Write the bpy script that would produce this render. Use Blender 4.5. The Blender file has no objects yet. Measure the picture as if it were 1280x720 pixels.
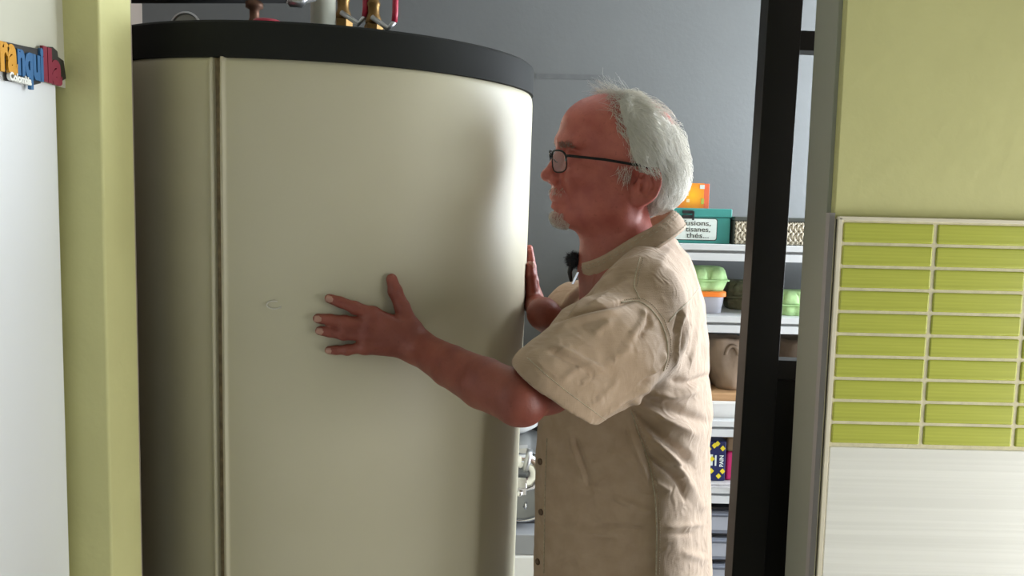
import bpy, bmesh, math, random
import numpy as np
from mathutils import Vector, Matrix, noise as mnoise
from mathutils.bvhtree import BVHTree

# ------------------------------------------------------------------ camera, world, light, exposure
sc = bpy.context.scene
COL = sc.collection
FPX = 1000.0
PITCH, ROLL, CAMZ = math.radians(5.2), math.radians(1.3), 1.5
CF = np.array([0, math.cos(PITCH), -math.sin(PITCH)])
_u0 = np.array([0, math.sin(PITCH), math.cos(PITCH)]); _r0 = np.array([1.0, 0, 0])
CU = _u0 * math.cos(ROLL) - _r0 * math.sin(ROLL)
CR = _r0 * math.cos(ROLL) + _u0 * math.sin(ROLL)
CC = np.array([0, 0, CAMZ])
cam_d = bpy.data.cameras.new('camera'); cam = bpy.data.objects.new('camera', cam_d); COL.objects.link(cam)
cam_d.sensor_width = 36; cam_d.lens = 36 * FPX / 1280; cam_d.clip_start = 0.02
cam.matrix_world = Matrix(((CR[0], CU[0], -CF[0], CC[0]), (CR[1], CU[1], -CF[1], CC[1]), (CR[2], CU[2], -CF[2], CC[2]), (0, 0, 0, 1)))
sc.camera = cam
w = bpy.data.worlds.new('sky'); sc.world = w; w.use_nodes = True
w.node_tree.nodes['Background'].inputs[0].default_value = (0.62, 0.78, 1.0, 1)
w.node_tree.nodes['Background'].inputs[1].default_value = 1.0
vs = sc.view_settings
vs.view_transform = 'Standard'; vs.look = 'None'; vs.gamma = 1; vs.use_curve_mapping = False
vs.exposure = 0.0

def area(name, loc, direction, sx, sy, power, color):
    l = bpy.data.lights.new(name, 'AREA'); l.shape = 'RECTANGLE'; l.size = sx; l.size_y = sy
    l.energy = power; l.color = color
    o = bpy.data.objects.new(name, l); COL.objects.link(o); o.location = loc
    o.rotation_euler = Vector(direction).to_track_quat('-Z', 'Y').to_euler()
    return o
# daylight through the utility room window (right) and through the kitchen window behind the camera
area('daylight_utility', (1.74, 2.17, 1.68), (-1, -0.38, -0.08), 0.80, 1.30, 110, (0.86, 0.93, 1.0))
area('added_low_fill', (1.74, 1.43, 0.66), (-1, -0.10, 0.10), 0.38, 1.0, 24, (0.86, 0.93, 1.0))  # added fill to brighten the left reveal, fridge side and shirt back
area('daylight_kitchen', (1.50, 0.50, 1.02), (-1, 0.20, 0.0), 0.70, 1.1, 19.5, (1.0, 0.985, 0.93))
area('daylight_kitchen_back', (0.35, -2.05, 1.25), (0, 1, 0.0), 1.2, 1.2, 2.0, (1.0, 0.98, 0.92))

def U(px, py, y):
    "point of the photograph's pixel (px, py) on the plane at distance y into the room"
    d = CF + CR * (px - 640) / FPX - CU * (py - 360) / FPX
    return CC + d * (y / d[1])
def PX(p):
    d = np.asarray(p) - CC; z = d @ CF
    return 640 + FPX * (d @ CR) / z, 360 - FPX * (d @ CU) / z

# ------------------------------------------------------------------ materials
MATS = {}
def mat(name, col, rough=0.5, metal=0.0, nscale=0, namt=0.0, bump=0.0, bscale=60, col2=None, sss=0.0, spec=None, aniso=None, detail=3):
    if name in MATS: return MATS[name]
    m = bpy.data.materials.new(name); m.use_nodes = True; MATS[name] = m
    nt = m.node_tree; b = nt.nodes['Principled BSDF']
    b.inputs['Base Color'].default_value = (*col, 1); b.inputs['Roughness'].default_value = rough
    b.inputs['Metallic'].default_value = metal
    if spec is not None: b.inputs['Specular IOR Level'].default_value = spec
    if sss: b.inputs['Subsurface Weight'].default_value = sss; b.inputs['Subsurface Radius'].default_value = (0.012, 0.004, 0.002); b.inputs['Subsurface Scale'].default_value = 0.6
    tc = nt.nodes.new('ShaderNodeTexCoord'); mp = nt.nodes.new('ShaderNodeMapping')
    nt.links.new(tc.outputs['Object'], mp.inputs[0])
    if aniso: mp.inputs['Scale'].default_value = aniso
    if nscale:
        n = nt.nodes.new('ShaderNodeTexNoise'); n.inputs['Scale'].default_value = nscale; n.inputs['Detail'].default_value = detail
        nt.links.new(mp.outputs[0], n.inputs[0])
        r = nt.nodes.new('ShaderNodeValToRGB')
        c2 = col2 if col2 else tuple(c * (1 - namt) for c in col)
        r.color_ramp.elements[0].position = 0.35; r.color_ramp.elements[0].color = (*c2, 1)
        r.color_ramp.elements[1].position = 0.65; r.color_ramp.elements[1].color = (*col, 1)
        nt.links.new(n.outputs[0], r.inputs[0]); nt.links.new(r.outputs[0], b.inputs['Base Color'])
    if bump:
        n2 = nt.nodes.new('ShaderNodeTexNoise'); n2.inputs['Scale'].default_value = bscale; n2.inputs['Detail'].default_value = 4
        nt.links.new(mp.outputs[0], n2.inputs[0])
        bp = nt.nodes.new('ShaderNodeBump'); bp.inputs['Strength'].default_value = bump; bp.inputs['Distance'].default_value = 0.004
        nt.links.new(n2.outputs[0], bp.inputs['Height']); nt.links.new(bp.outputs[0], b.inputs['Normal'])
    return m
def glassy(name, col, mix, rough=0.05):
    "thin clear sheet: mostly transparent, some gloss and tint"
    if name in MATS: return MATS[name]
    m = bpy.data.materials.new(name); m.use_nodes = True; MATS[name] = m; nt = m.node_tree
    b = nt.nodes['Principled BSDF']; b.inputs['Base Color'].default_value = (*col, 1); b.inputs['Roughness'].default_value = rough
    t = nt.nodes.new('ShaderNodeBsdfTransparent'); x = nt.nodes.new('ShaderNodeMixShader'); x.inputs[0].default_value = mix
    nt.links.new(t.outputs[0], x.inputs[1]); nt.links.new(b.outputs[0], x.inputs[2])
    nt.links.new(x.outputs[0], nt.nodes['Material Output'].inputs[0])
    return m

# ------------------------------------------------------------------ mesh helpers
class MB:
    def __init__(s): s.v = []; s.f = []
    def add(s, v, f):
        n = len(s.v); s.v += [tuple(map(float, p)) for p in v]; s.f += [tuple(i + n for i in q) for q in f]; return s
    def box(s, lo, hi):
        (a, b, c), (d, e, g) = lo, hi
        return s.add([(a,b,c),(d,b,c),(d,e,c),(a,e,c),(a,b,g),(d,b,g),(d,e,g),(a,e,g)],
                     [(0,3,2,1),(4,5,6,7),(0,1,5,4),(1,2,6,5),(2,3,7,6),(3,0,4,7)])
    def obox(s, o, ex, ey, ez):
        "box from corner o along three edge vectors"
        o, ex, ey, ez = map(np.asarray, (o, ex, ey, ez))
        v = [o, o+ex, o+ex+ey, o+ey, o+ez, o+ex+ez, o+ex+ey+ez, o+ey+ez]
        fl = [(0,3,2,1),(4,5,6,7),(0,1,5,4),(1,2,6,5),(2,3,7,6),(3,0,4,7)]
        if np.dot(np.cross(ex, ey), ez) < 0: fl = [q[::-1] for q in fl]
        return s.add(v, fl)
    def tube(s, pts, r, n=10, caps=True):
        pts = [np.asarray(p, float) for p in pts]; m = len(pts)
        rr = r if hasattr(r, '__len__') else [r] * m
        t0 = pts[1] - pts[0]; t0 /= np.linalg.norm(t0)
        ref = np.array([0, 0, 1.0]) if abs(t0[2]) < 0.9 else np.array([1.0, 0, 0])
        e = np.cross(t0, ref); e /= np.linalg.norm(e)
        v = []
        for i in range(m):
            t = pts[min(i+1, m-1)] - pts[max(i-1, 0)]; t /= (np.linalg.norm(t) + 1e-12)
            e = e - t * (e @ t); e /= (np.linalg.norm(e) + 1e-12); g = np.cross(t, e)
            for k in range(n):
                a = 2 * math.pi * k / n
                v.append(pts[i] + rr[i] * (math.cos(a) * e + math.sin(a) * g))
        f = [(i*n+k, i*n+(k+1) % n, (i+1)*n+(k+1) % n, (i+1)*n+k) for i in range(m-1) for k in range(n)]
        if caps: f += [tuple(range(n))[::-1], tuple((m-1)*n + k for k in range(n))]
        return s.add(v, f)
    def lathe(s, prof, o, axis=(0,0,1), n=24):
        "prof = [(radius, height)] turned about axis through o"
        ax = np.asarray(axis, float); ax /= np.linalg.norm(ax); o = np.asarray(o, float)
        e = np.cross(ax, [0, 1, 0.0] if abs(ax[1]) < 0.9 else [1.0, 0, 0]); e /= np.linalg.norm(e); g = np.cross(ax, e)
        v = []
        for r, h in prof:
            for k in range(n):
                a = 2*math.pi*k/n; v.append(o + ax*h + r*(math.cos(a)*e + math.sin(a)*g))
        m = len(prof)
        f = [(i*n+k, i*n+(k+1) % n, (i+1)*n+(k+1) % n, (i+1)*n+k) for i in range(m-1) for k in range(n)]
        f += [tuple(range(n))[::-1], tuple((m-1)*n+k for k in range(n))]
        return s.add(v, f)
    def grid(s, P):
        "P: 2-D list of points -> quads"
        a, b = len(P), len(P[0])
        return s.add([p for row in P for p in row], [(i*b+j, i*b+j+1, (i+1)*b+j+1, (i+1)*b+j) for i in range(a-1) for j in range(b-1)])
    def prism(s, poly, o, ex, ey, ez):
        "extrude 2-D polygon (counter-clockwise) in plane (ex, ey) from o along ez"
        o, ex, ey, ez = map(np.asarray, (o, ex, ey, ez)); n = len(poly)
        v = [o + ex*a + ey*b for a, b in poly] + [o + ex*a + ey*b + ez for a, b in poly]
        return s.add(v, [tuple(range(n))[::-1], tuple(range(n, 2*n))] + [(i, (i+1) % n, n+(i+1) % n, n+i) for i in range(n)])
    def build(s, name, m, parent=None, smooth=False, bevel=0, seg=2, fix=False, solid=0):
        me = bpy.data.meshes.new(name); me.from_pydata(s.v, [], s.f); me.update()
        if fix:
            bm = bmesh.new(); bm.from_mesh(me); bmesh.ops.recalc_face_normals(bm, faces=bm.faces); bm.to_mesh(me); bm.free()
        return link(name, me, m, parent, smooth, bevel, seg, solid)
def link(name, me, m, parent=None, smooth=False, bevel=0, seg=2, solid=0):
    o = bpy.data.objects.new(name, me); COL.objects.link(o)
    if m: me.materials.append(MATS[m] if isinstance(m, str) else m)
    if smooth: me.polygons.foreach_set('use_smooth', [True] * len(me.polygons))
    if solid:
        md = o.modifiers.new('solid', 'SOLIDIFY'); md.thickness = solid; md.offset = 0
    if bevel:
        md = o.modifiers.new('bevel', 'BEVEL'); md.width = bevel; md.segments = seg; md.limit_method = 'ANGLE'; md.angle_limit = 0.6
        if not smooth:
            me.polygons.foreach_set('use_smooth', [True] * len(me.polygons))
            md.harden_normals = True
    if parent: adopt(o, parent)
    return o
def adopt(o, parent):
    o.parent = parent
    mw = parent.matrix_basis.copy(); p = parent
    while p.parent:
        mw = p.parent.matrix_basis @ p.matrix_parent_inverse @ mw; p = p.parent
    o.matrix_parent_inverse = mw.inverted()
def thing(name, label, cat, loc, group=None):
    o = bpy.data.objects.new(name, None); COL.objects.link(o); o.location = tuple(map(float, loc)); o.empty_display_size = 0.05
    tag(o, label, cat, group); return o
def tag(o, label, cat, group=None):
    o['label'] = label; o['category'] = cat
    if group: o['group'] = group
    return o
def struct(o): o['kind'] = 'structure'; return o
def textmesh(name, s, m, parent, o, ex, ey, size, depth, bold=0.0, xs=1.0, align='LEFT'):
    "raised lettering: text laid along ex, up along ey, standing out along ex x ey"
    cu = bpy.data.curves.new(name, 'FONT'); cu.body = s; cu.size = size; cu.extrude = depth; cu.offset = bold; cu.align_x = align; cu.resolution_u = 3
    t = bpy.data.objects.new(name, cu); COL.objects.link(t)
    me = bpy.data.meshes.new_from_object(t.evaluated_get(bpy.context.evaluated_depsgraph_get()))
    bpy.data.objects.remove(t); bpy.data.curves.remove(cu)
    ex = np.asarray(ex, float); ey = np.asarray(ey, float); ez = np.cross(ex, ey)
    n = len(me.vertices); co = np.empty(n*3); me.vertices.foreach_get('co', co); co = co.reshape(-1, 3)
    P = np.asarray(o) + co[:, :1]*xs*ex + co[:, 1:2]*ey + co[:, 2:]*ez
    me.vertices.foreach_set('co', P.ravel()); me.update(); me.materials.clear()
    return link(name, me, m, parent)

# ------------------------------------------------------------------ palette
mat('green_paint', (0.63, 0.61, 0.29), 0.75, nscale=9, col2=(0.60, 0.58, 0.275), bump=0.25, bscale=45)
mat('blue_grey_paint', (0.142, 0.149, 0.149), 0.8, nscale=4, namt=0.05, bump=0.1, bscale=80)
mat('warm_grey_paint', (0.33, 0.275, 0.23), 0.8, nscale=4, namt=0.05)
mat('white_paint', (0.75, 0.75, 0.70), 0.8, nscale=3, namt=0.04)
mat('grey_lining', (0.36, 0.37, 0.31), 0.6, nscale=6, namt=0.06, bump=0.1, bscale=50)
mat('lilac_edge', (0.44, 0.41, 0.42), 0.6, nscale=20, namt=0.06)
mat('floor_tile', (0.55, 0.50, 0.43), 0.4, nscale=5, namt=0.15)
mat('grout', (0.72, 0.66, 0.46), 0.9, nscale=60, namt=0.12, bump=0.3, bscale=200)
mat('cream_trim', (0.74, 0.68, 0.54), 0.5, nscale=30, namt=0.06)
mat('fridge_white', (0.82, 0.84, 0.87), 0.25, nscale=2, namt=0.02)
mat('paper', (0.52, 0.51, 0.42), 0.85, nscale=8, namt=0.03)
mat('tank_vinyl', (0.52, 0.485, 0.36), 0.5, nscale=3.2, col2=(0.485, 0.45, 0.325), bump=0.12, bscale=7, detail=5)
mat('tank_cap', (0.016, 0.017, 0.016), 0.75, nscale=6, namt=0.15, spec=0.15)
mat('zip_brown', (0.24, 0.18, 0.10), 0.8, nscale=70, namt=0.4, bump=0.5, bscale=150)
mat('piping', (0.60, 0.54, 0.42), 0.6, nscale=50, namt=0.15)
mat('black_paint', (0.013, 0.012, 0.010), 0.5, nscale=5, namt=0.2, spec=0.18)
mat('shelf_grey', (0.60, 0.62, 0.63), 0.5, nscale=10, namt=0.05)
mat('black_plastic', (0.015, 0.015, 0.017), 0.45)
mat('chrome', (0.75, 0.75, 0.76), 0.18, metal=1.0)
mat('galvanised', (0.55, 0.56, 0.57), 0.35, metal=0.9, nscale=14, namt=0.2)
mat('white_enamel', (0.80, 0.80, 0.79), 0.3)
mat('pipe_white', (0.82, 0.83, 0.70), 0.25)
mat('brass', (0.21, 0.125, 0.045), 0.45, metal=0.9, nscale=40, namt=0.3)
mat('copper', (0.20, 0.11, 0.075), 0.55, metal=0.7, nscale=40, namt=0.3)
mat('valve_red', (0.42, 0.02, 0.05), 0.4)
# ------------------------------------------------------------------ the setting
YW, TW = 1.08, 0.09           # doorway wall: kitchen face and thickness
XL, XR = -0.551, 0.4305       # the doorway's left and right edges
ZC = 2.5
def bx(lo, hi): return MB().box(lo, hi)
struct(bx((-2.2, -2.3, -0.05), (1.75, 2.75, 0)).build('floor', 'floor_tile'))
struct(bx((-2.2, -2.3, ZC), (1.75, 2.75, ZC + 0.05)).build('ceiling', 'white_paint'))
struct(bx((-1.9, YW, 0), (XL, YW + TW, ZC)).build('wall_doorway_left', 'green_paint', bevel=0.004))
struct(bx((XL, YW, 2.12), (XR, YW + TW, ZC)).build('wall_doorway_top', 'green_paint'))
wr = struct(bx((XR, YW, 0), (1.75, YW + TW, ZC)).build('wall_doorway_right', 'green_paint', bevel=0.002))
def holed_wall(name, ax, c0, c1, span, hole, m):
    "wall slab normal to axis ax with a rectangular hole (a0, a1, z0, z1)"
    b = MB(); a0, a1, h0, h1 = hole
    for lo_, hi_, q0, q1 in ((span[0], a0, 0, ZC), (a1, span[1], 0, ZC), (a0, a1, 0, h0), (a0, a1, h1, ZC)):
        b.box((c0, lo_, q0), (c1, hi_, q1)) if ax == 'x' else b.box((lo_, c0, q0), (hi_, c1, q1))
    struct(b.build(name, m))
def casement(name, ax, c0, c1, hole, t=0.05):
    b = MB(); a0, a1, h0, h1 = hole; mid = (a0 + a1)/2
    for p0, p1, q0, q1 in ((a0, a0+t, h0, h1), (a1-t, a1, h0, h1), (a0, a1, h0, h0+t), (a0, a1, h1-t, h1), (mid-0.02, mid+0.02, h0, h1)):
        b.box((c0, p0, q0), (c1, p1, q1)) if ax == 'x' else b.box((p0, c0, q0), (p1, c1, q1))
    return struct(b.build(name, 'white_enamel'))
WIN = (1.74, 2.60, 0.94, 2.38)                     # window in the right wall of the utility room
LOW = (1.22, 1.64, 0.10, 1.22)                     # unseen low pane, added for the low fill light
b = MB()
for y0_, y1_, q0, q1 in ((YW + TW, LOW[0], 0, ZC), (LOW[0], LOW[1], 0, LOW[2]), (LOW[0], LOW[1], LOW[3], ZC), (LOW[1], WIN[0], 0, ZC), (WIN[0], WIN[1], 0, WIN[2]), (WIN[0], WIN[1], WIN[3], ZC), (WIN[1], 2.70, 0, ZC)):
    b.box((1.62, y0_, q0), (1.70, y1_, q1))
struct(b.build('wall_right', 'blue_grey_paint'))
w4 = casement('added_low_pane', 'x', 1.64, 1.68, LOW, 0.03)
MB().box((1.658, LOW[0]+0.03, LOW[2]+0.03), (1.662, LOW[1]-0.03, LOW[3]-0.03)).build('pane', glassy('window_glass', (0.9, 0.95, 1.0), 0.04), w4)
w1 = casement('window_1', 'x', 1.64, 1.68, WIN, 0.04)
MB().box((1.658, WIN[0]+0.04, WIN[2]+0.04), (1.662, WIN[1]-0.04, WIN[3]-0.04)).build('pane', glassy('window_glass', (0.9, 0.95, 1.0), 0.04), w1)
struct(bx((-1.4, 2.62, 0), (1.62, 2.70, ZC)).build('wall_back', 'blue_grey_paint'))
m = MB(); m.box((-1.20, YW + TW, 0), (XL - 0.004, YW + TW + 0.008, ZC)); m.box((XR + 0.004, YW + TW, 0), (1.62, YW + TW + 0.008, ZC)); m.box((XL - 0.004, YW + TW, 2.13), (XR + 0.004, YW + TW + 0.008, ZC))
struct(m.build('wall_utility_front', 'warm_grey_paint'))
struct(bx((-1.28, YW + TW, 0), (-1.20, 2.62, ZC)).build('wall_left', 'warm_grey_paint'))
# kitchen side: window in the right wall, another behind the camera
holed_wall('wall_kitchen_back', 'y', -2.0, -1.92, (-2.0, 1.70), (-0.3, 1.0, 0.6, 1.9), 'green_paint'); casement('window_3', 'y', -1.985, -1.945, (-0.3, 1.0, 0.6, 1.9))
holed_wall('wall_kitchen_right', 'x', 1.40, 1.48, (-2.0, YW), (0.10, 0.90, 0.42, 1.62), 'green_paint'); casement('window_2', 'x', 1.42, 1.46, (0.10, 0.90, 0.42, 1.62), 0.03)
struct(bx((-2.0, -2.0, 0), (-1.9, YW, ZC)).build('wall_kitchen_left', 'green_paint'))

# door lining on the right reveal with its lilac edge
t1 = struct(bx((XR - 0.006, YW + 0.012, 0), (XR + 0.002, YW + TW + 0.004, 2.12)).build('trim_1', 'grey_lining', bevel=0.0015))
struct(bx((XR - 0.0065, YW - 0.001, 0), (XR + 0.001, YW + 0.0115, U(1040, 266, YW)[2])).build('trim_2', 'lilac_edge'))
# tiles on the kitchen wall: white edging, ten courses of green glass tiles, a large white tile below
def ribbed(name, base, base2, edge):
    m = bpy.data.materials.new(name); m.use_nodes = True; MATS[name] = m; nt = m.node_tree; b = nt.nodes['Principled BSDF']
    tc = nt.nodes.new('ShaderNodeTexCoord'); mp = nt.nodes.new('ShaderNodeMapping'); mp.inputs['Scale'].default_value = edge
    nt.links.new(tc.outputs['Object'], mp.inputs[0])
    n = nt.nodes.new('ShaderNodeTexNoise'); n.inputs['Scale'].default_value = 1; n.inputs['Detail'].default_value = 3
    nt.links.new(mp.outputs[0], n.inputs[0])
    r = nt.nodes.new('ShaderNodeValToRGB'); r.color_ramp.elements[0].position = 0.38; r.color_ramp.elements[1].position = 0.62
    r.color_ramp.elements[0].color = (*base2, 1); r.color_ramp.elements[1].color = (*base, 1)
    nt.links.new(n.outputs[0], r.inputs[0]); nt.links.new(r.outputs[0], b.inputs['Base Color'])
    bp = nt.nodes.new('ShaderNodeBump'); bp.inputs['Strength'].default_value = 0.25; bp.inputs['Distance'].default_value = 0.002
    nt.links.new(n.outputs[0], bp.inputs['Height']); nt.links.new(bp.outputs[0], b.inputs['Normal'])
    b.inputs['Roughness'].default_value = 0.22
    return m
ribbed('green_tile', (0.52, 0.545, 0.10), (0.43, 0.455, 0.08), (3, 3, 260))
ribbed('white_tile', (0.86, 0.85, 0.81), (0.80, 0.79, 0.75), (1.5, 1.5, 160))
zt = U(1043, 270, YW)[2]; zb = U(1024, 556, YW)[2]      # top of the edging, bottom of the green field
xt = XR + 0.001
bx((xt, YW - 0.0085, 0.0), (1.39, YW - 0.0002, zt - 0.004)).build('grout_bed', 'grout', wr)
MB().box((xt + 0.001, YW - 0.012, zt - 0.0055), (1.39, YW - 0.003, zt)).build('edging', 'cream_trim', wr, bevel=0.001)
MB().box((xt, YW - 0.012, 0), (xt + 0.0062, YW - 0.003, zt - 0.002)).build('edging', 'cream_trim', wr, bevel=0.001)
rows = 10; rp = (zt - 0.006 - zb - 0.004) / rows; tw_, gap = 0.1255, 0.0042
tile_me = None
for i in range(rows):
    for j in range(7):
        x0 = xt + 0.0085 + j * tw_; z0 = zt - 0.0065 - (i + 1) * rp
        if tile_me is None:
            o = MB().box((0, 0, 0), (tw_ - gap, 0.010, rp - gap + 0.0008)).build('tile', 'green_tile', wr, bevel=0.0028, seg=2); tile_me = o.data
        else:
            o = bpy.data.objects.new('tile', tile_me); COL.objects.link(o); adopt(o, wr)
            md = o.modifiers.new('bevel', 'BEVEL'); md.width = 0.0028; md.segments = 2; md.limit_method = 'ANGLE'; md.harden_normals = True
        o.location = (x0, YW - 0.0105, z0 + gap / 2)
ztw = zt - 0.0065 - rows * rp - 0.003
for j in range(2):
    MB().box((xt + 0.0075 + j * 0.42, YW - 0.0105, ztw - 0.60), (xt + 0.0075 + j * 0.42 + 0.418, YW - 0.001, ztw)).build('white_tile', 'white_tile', wr, bevel=0.0015)
# a grey smear line on the back wall
bx((U(670, 95, 2.62)[0], 2.6185, U(670, 98, 2.62)[2]), (U(758, 92, 2.62)[0], 2.6205, U(670, 92, 2.62)[2])).build('patched_joint', mat('joint_grey', (0.122, 0.128, 0.129), 0.8, nscale=40, namt=0.15), bpy.data.objects['wall_back'])

# ------------------------------------------------------------------ refrigerator with paper and letter magnet
XF = -0.602
fr = thing('refrigerator', 'tall white refrigerator at the left edge, its side carrying a paper and a magnet', 'refrigerator', (XF - 0.3, 0.75, 0))
bx((XF - 0.6, 0.46, 0.03), (XF, YW - 0.012, 1.86)).build('body', 'fridge_white', fr, bevel=0.006)
bx((XF - 0.6, 0.40, 0.05), (XF, 0.455, 1.20)).build('door', 'fridge_white', fr, bevel=0.012)
bx((XF - 0.6, 0.40, 1.21), (XF, 0.455, 1.85)).build('freezer_door', 'fridge_white', fr, bevel=0.012)
bx((XF - 0.58, 0.47, 0.0), (XF - 0.02, YW - 0.05, 0.035)).build('plinth', 'black_plastic', fr)
def FS(px, py):
    "point of the fridge's side seen at a pixel"
    d = CF + CR*(px-640)/FPX - CU*(py-360)/FPX; return CC + d*((XF)/d[0])
pc = FS(88, 113); pt = FS(83, 0)
m = MB(); rowsP = []
for i in range(12):
    t = i/11; row = []
    for j in range(14):
        s_ = j/13
        y = pc[1]+0.001 - 0.21*(1-s_); z = pc[2] + 0.297*t
        curl = 0.006*max(0, s_-0.75)*(1-t)*4*0.3 + 0.0015
        row.append((XF + curl + 0.0008*math.sin(9*s_+3*t), y - 0.004*t*s_, z))
    rowsP.append(row)
tag(m.grid(rowsP).build('paper_sheet', 'paper', smooth=True, solid=0.0004), 'cream paper sheet stuck to the side of the white refrigerator', 'paper')
mg = thing('letter_magnet', 'yellow, blue and red souvenir letter magnet on the refrigerator paper', 'magnet', FS(30, 80))
mat('mag_yellow', (0.58, 0.27, 0.006), 0.5); mat('mag_blue', (0.025, 0.125, 0.30), 0.5); mat('mag_red', (0.22, 0.009, 0.035), 0.5)
mat('mag_black', (0.02, 0.018, 0.017), 0.5); mat('mag_white', (0.8, 0.8, 0.75), 0.5)
a0, a1 = FS(2, 100), FS(70, 105)
ey_ = np.array([0, 0, 1.0])
exd = FS(73, 103) - FS(0, 84); exd = exd/np.linalg.norm(exd); ezd = np.cross(exd, ey_)
def mpt(px, py, out):
    d = CF + CR*(px-640)/FPX - CU*(py-360)/FPX; return CC + d*((XF + out)/d[0])
# black backing plate that follows the lettering
bk = [(-40,44),(0,52),(22,57),(47,62),(50,58),(60,58.5),(66,64),(67,71),(74,76),(77,98),(70,102),(46,95.5),(45,104),(37,106),(4,101),(4,89),(-40,78)]
poly = [(mpt(a, b, 0)[1], mpt(a, b, 0)[2]) for a, b in bk][::-1]
MB().prism(poly, (XF + 0.002, 0, 0), (0,1,0), (0,0,1), (0.004,0,0)).build('backing', 'mag_black', mg, fix=True)
def word(s, px0, px1, py, h, m, out):
    p0 = mpt(px0, py, out); p1 = mpt(px1, py, out)
    L = abs(p1[1] - p0[1])
    o = textmesh('lettering', s, m, mg, (0,0,0), (0,1,0), (0,0,1), 1.0, 0.1, 0.05)
    co = np.array([v.co[:] for v in o.data.vertices]); y0, y1 = co[:,1].min(), co[:,1].max(); zlo = 0.0; zhi = co[:,2].max()
    co[:,1] = p0[1] + (co[:,1]-y0)/(y1-y0)*L
    co[:,2] = p0[2] + (co[:,2]-zlo)*h + (co[:,1]-p0[1])*0.0
    co[:,0] = p0[0] + co[:,0]*0.02
    o.data.vertices.foreach_set('co', co.ravel()); o.data.update(); return o
word('Bar', -46, -1.5, 74, 0.060, 'mag_yellow', 0.007)
word('ra', -1.2, 20.5, 85, 0.062, 'mag_yellow', 0.007)
word('nqui', 20.5, 53, 90.5, 0.056, 'mag_blue', 0.007)
word('lla', 53, 76, 98.5, 0.056, 'mag_red', 0.007)
word('Colombia', 10.5, 37.5, 99, 0.0125, 'mag_white', 0.0080)

# ------------------------------------------------------------------ the storage tank
TA = np.array([0.0154, -0.0419, 1.0]); TA /= np.linalg.norm(TA)
TC = np.array([-0.3686, 1.60, 1.7928]); TR = 0.4017; TL = 1.772
TE1 = np.cross([0, 1, 0], TA); TE1 /= np.linalg.norm(TE1); TE2 = np.cross(TA, TE1)
def cyl(ang, h, off=0.0):
    "point on the tank: angle (deg, -90 faces the camera), distance h below its top, off outward"
    a = math.radians(ang); return TC - TA*h + (TR + off)*(math.cos(a)*TE1 + math.sin(a)*TE2)
def cyl_n(ang):
    a = math.radians(ang); return math.cos(a)*TE1 + math.sin(a)*TE2
def tank_hit(px, py):
    "angle and height where the pixel's ray meets the tank"
    d = CF + CR*(px-640)/FPX - CU*(py-360)/FPX; d = d/np.linalg.norm(d)
    o = CC - TC; dp = d - TA*(d@TA); op = o - TA*(o@TA)
    A, B, C_ = dp@dp, 2*dp@op, op@op - TR*TR
    disc = max(B*B - 4*A*C_, 0); t = (-B - math.sqrt(disc))/(2*A)
    p = CC + d*t - TC; return math.degrees(math.atan2(p@TE2, p@TE1)), -(p@TA)
tk = thing('storage_tank', 'tall cylindrical heat storage tank in a cream padded jacket with black lid', 'tank', TC - TA*TL)
seam_a = tank_hit(275, 330)[0]
CAP = 0.054
def jacket_point(ang, h):
    d = (ang - seam_a + 180) % 360 - 180           # degrees; one degree is 7 mm of surface
    off = 0.0015
    off += 0.0030*math.exp(-((d+1.55)/0.6)**2) - 0.013*math.exp(-((d+0.2)/0.62)**2) + 0.0045*math.exp(-((d-1.15)/0.42)**2)
    e = h - CAP                                    # rounded shoulder under the lid and soft bulges
    off += -0.006*math.exp(-e/0.006) - 0.004*math.exp(-(TL-0.05-h)/0.006 if h < TL-0.05 else 0)
    off += 0.0022*mnoise.noise(Vector((math.cos(math.radians(ang))*1.6, math.sin(math.radians(ang))*1.6, h*2.2)))
    return cyl(ang, h, off)
angs = sorted(set([i*1.0 for i in range(360)] + [(seam_a + k*0.16) % 360 for k in range(-20, 21)]))
hs = [CAP-0.002, CAP, CAP+0.002, CAP+0.005, CAP+0.010, CAP+0.018, CAP+0.03] + [CAP + 0.05 + i*(TL-0.05-CAP-0.08)/68 for i in range(69)] + [TL-0.02, TL-0.008, TL-0.002]
m = MB(); P = [[jacket_point(a, h) for a in angs + [angs[0]]] for h in hs]
m.grid([r[::-1] for r in P])
jk = m.build('jacket', 'tank_vinyl', tk, smooth=True)
# zip in the seam and its pale piping
rows_ = []
random.seed(4)
for i in range(180):
    h = CAP + 0.001 + i*(TL-0.06-CAP)/179; j = random.uniform(-0.10, 0.10); top = math.exp(-(h-CAP)/0.03)
    rows_.append([cyl(seam_a - 0.80 - 0.2*top, h, -0.0030), cyl(seam_a - 0.35, h, -0.0050), cyl(seam_a + 0.20 + j*0.5, h, -0.0030), cyl(seam_a + 0.50 + j, h, -0.0002)])
MB().grid(rows_).build('zip', 'zip_brown', tk, smooth=True, solid=0.0015)
MB().tube([cyl(seam_a + 0.86 + 0.25*math.exp(-(h-CAP)/0.05), h, 0.0022) for h in np.linspace(CAP, TL-0.05, 60)], 0.0026, 8).build('piping', 'piping', tk, smooth=True)
MB().lathe([(0.02, 0.0), (TR-0.006, 0.0), (TR-0.001, -0.004), (TR+0.0005, -0.010), (TR+0.001, -CAP), (TR-0.004, -CAP-0.001), (TR-0.03, -CAP-0.001), (0.02, -CAP-0.001)], TC, TA, 128).build('lid', 'tank_cap', tk, smooth=False, bevel=0, fix=True)
for p_ in tk.children:
    if p_.name.startswith('lid'): 
        p_.data.polygons.foreach_set('use_smooth', [True]*len(p_.data.polygons)); md = p_.modifiers.new('es', 'EDGE_SPLIT'); md.split_angle = 0.5
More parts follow.
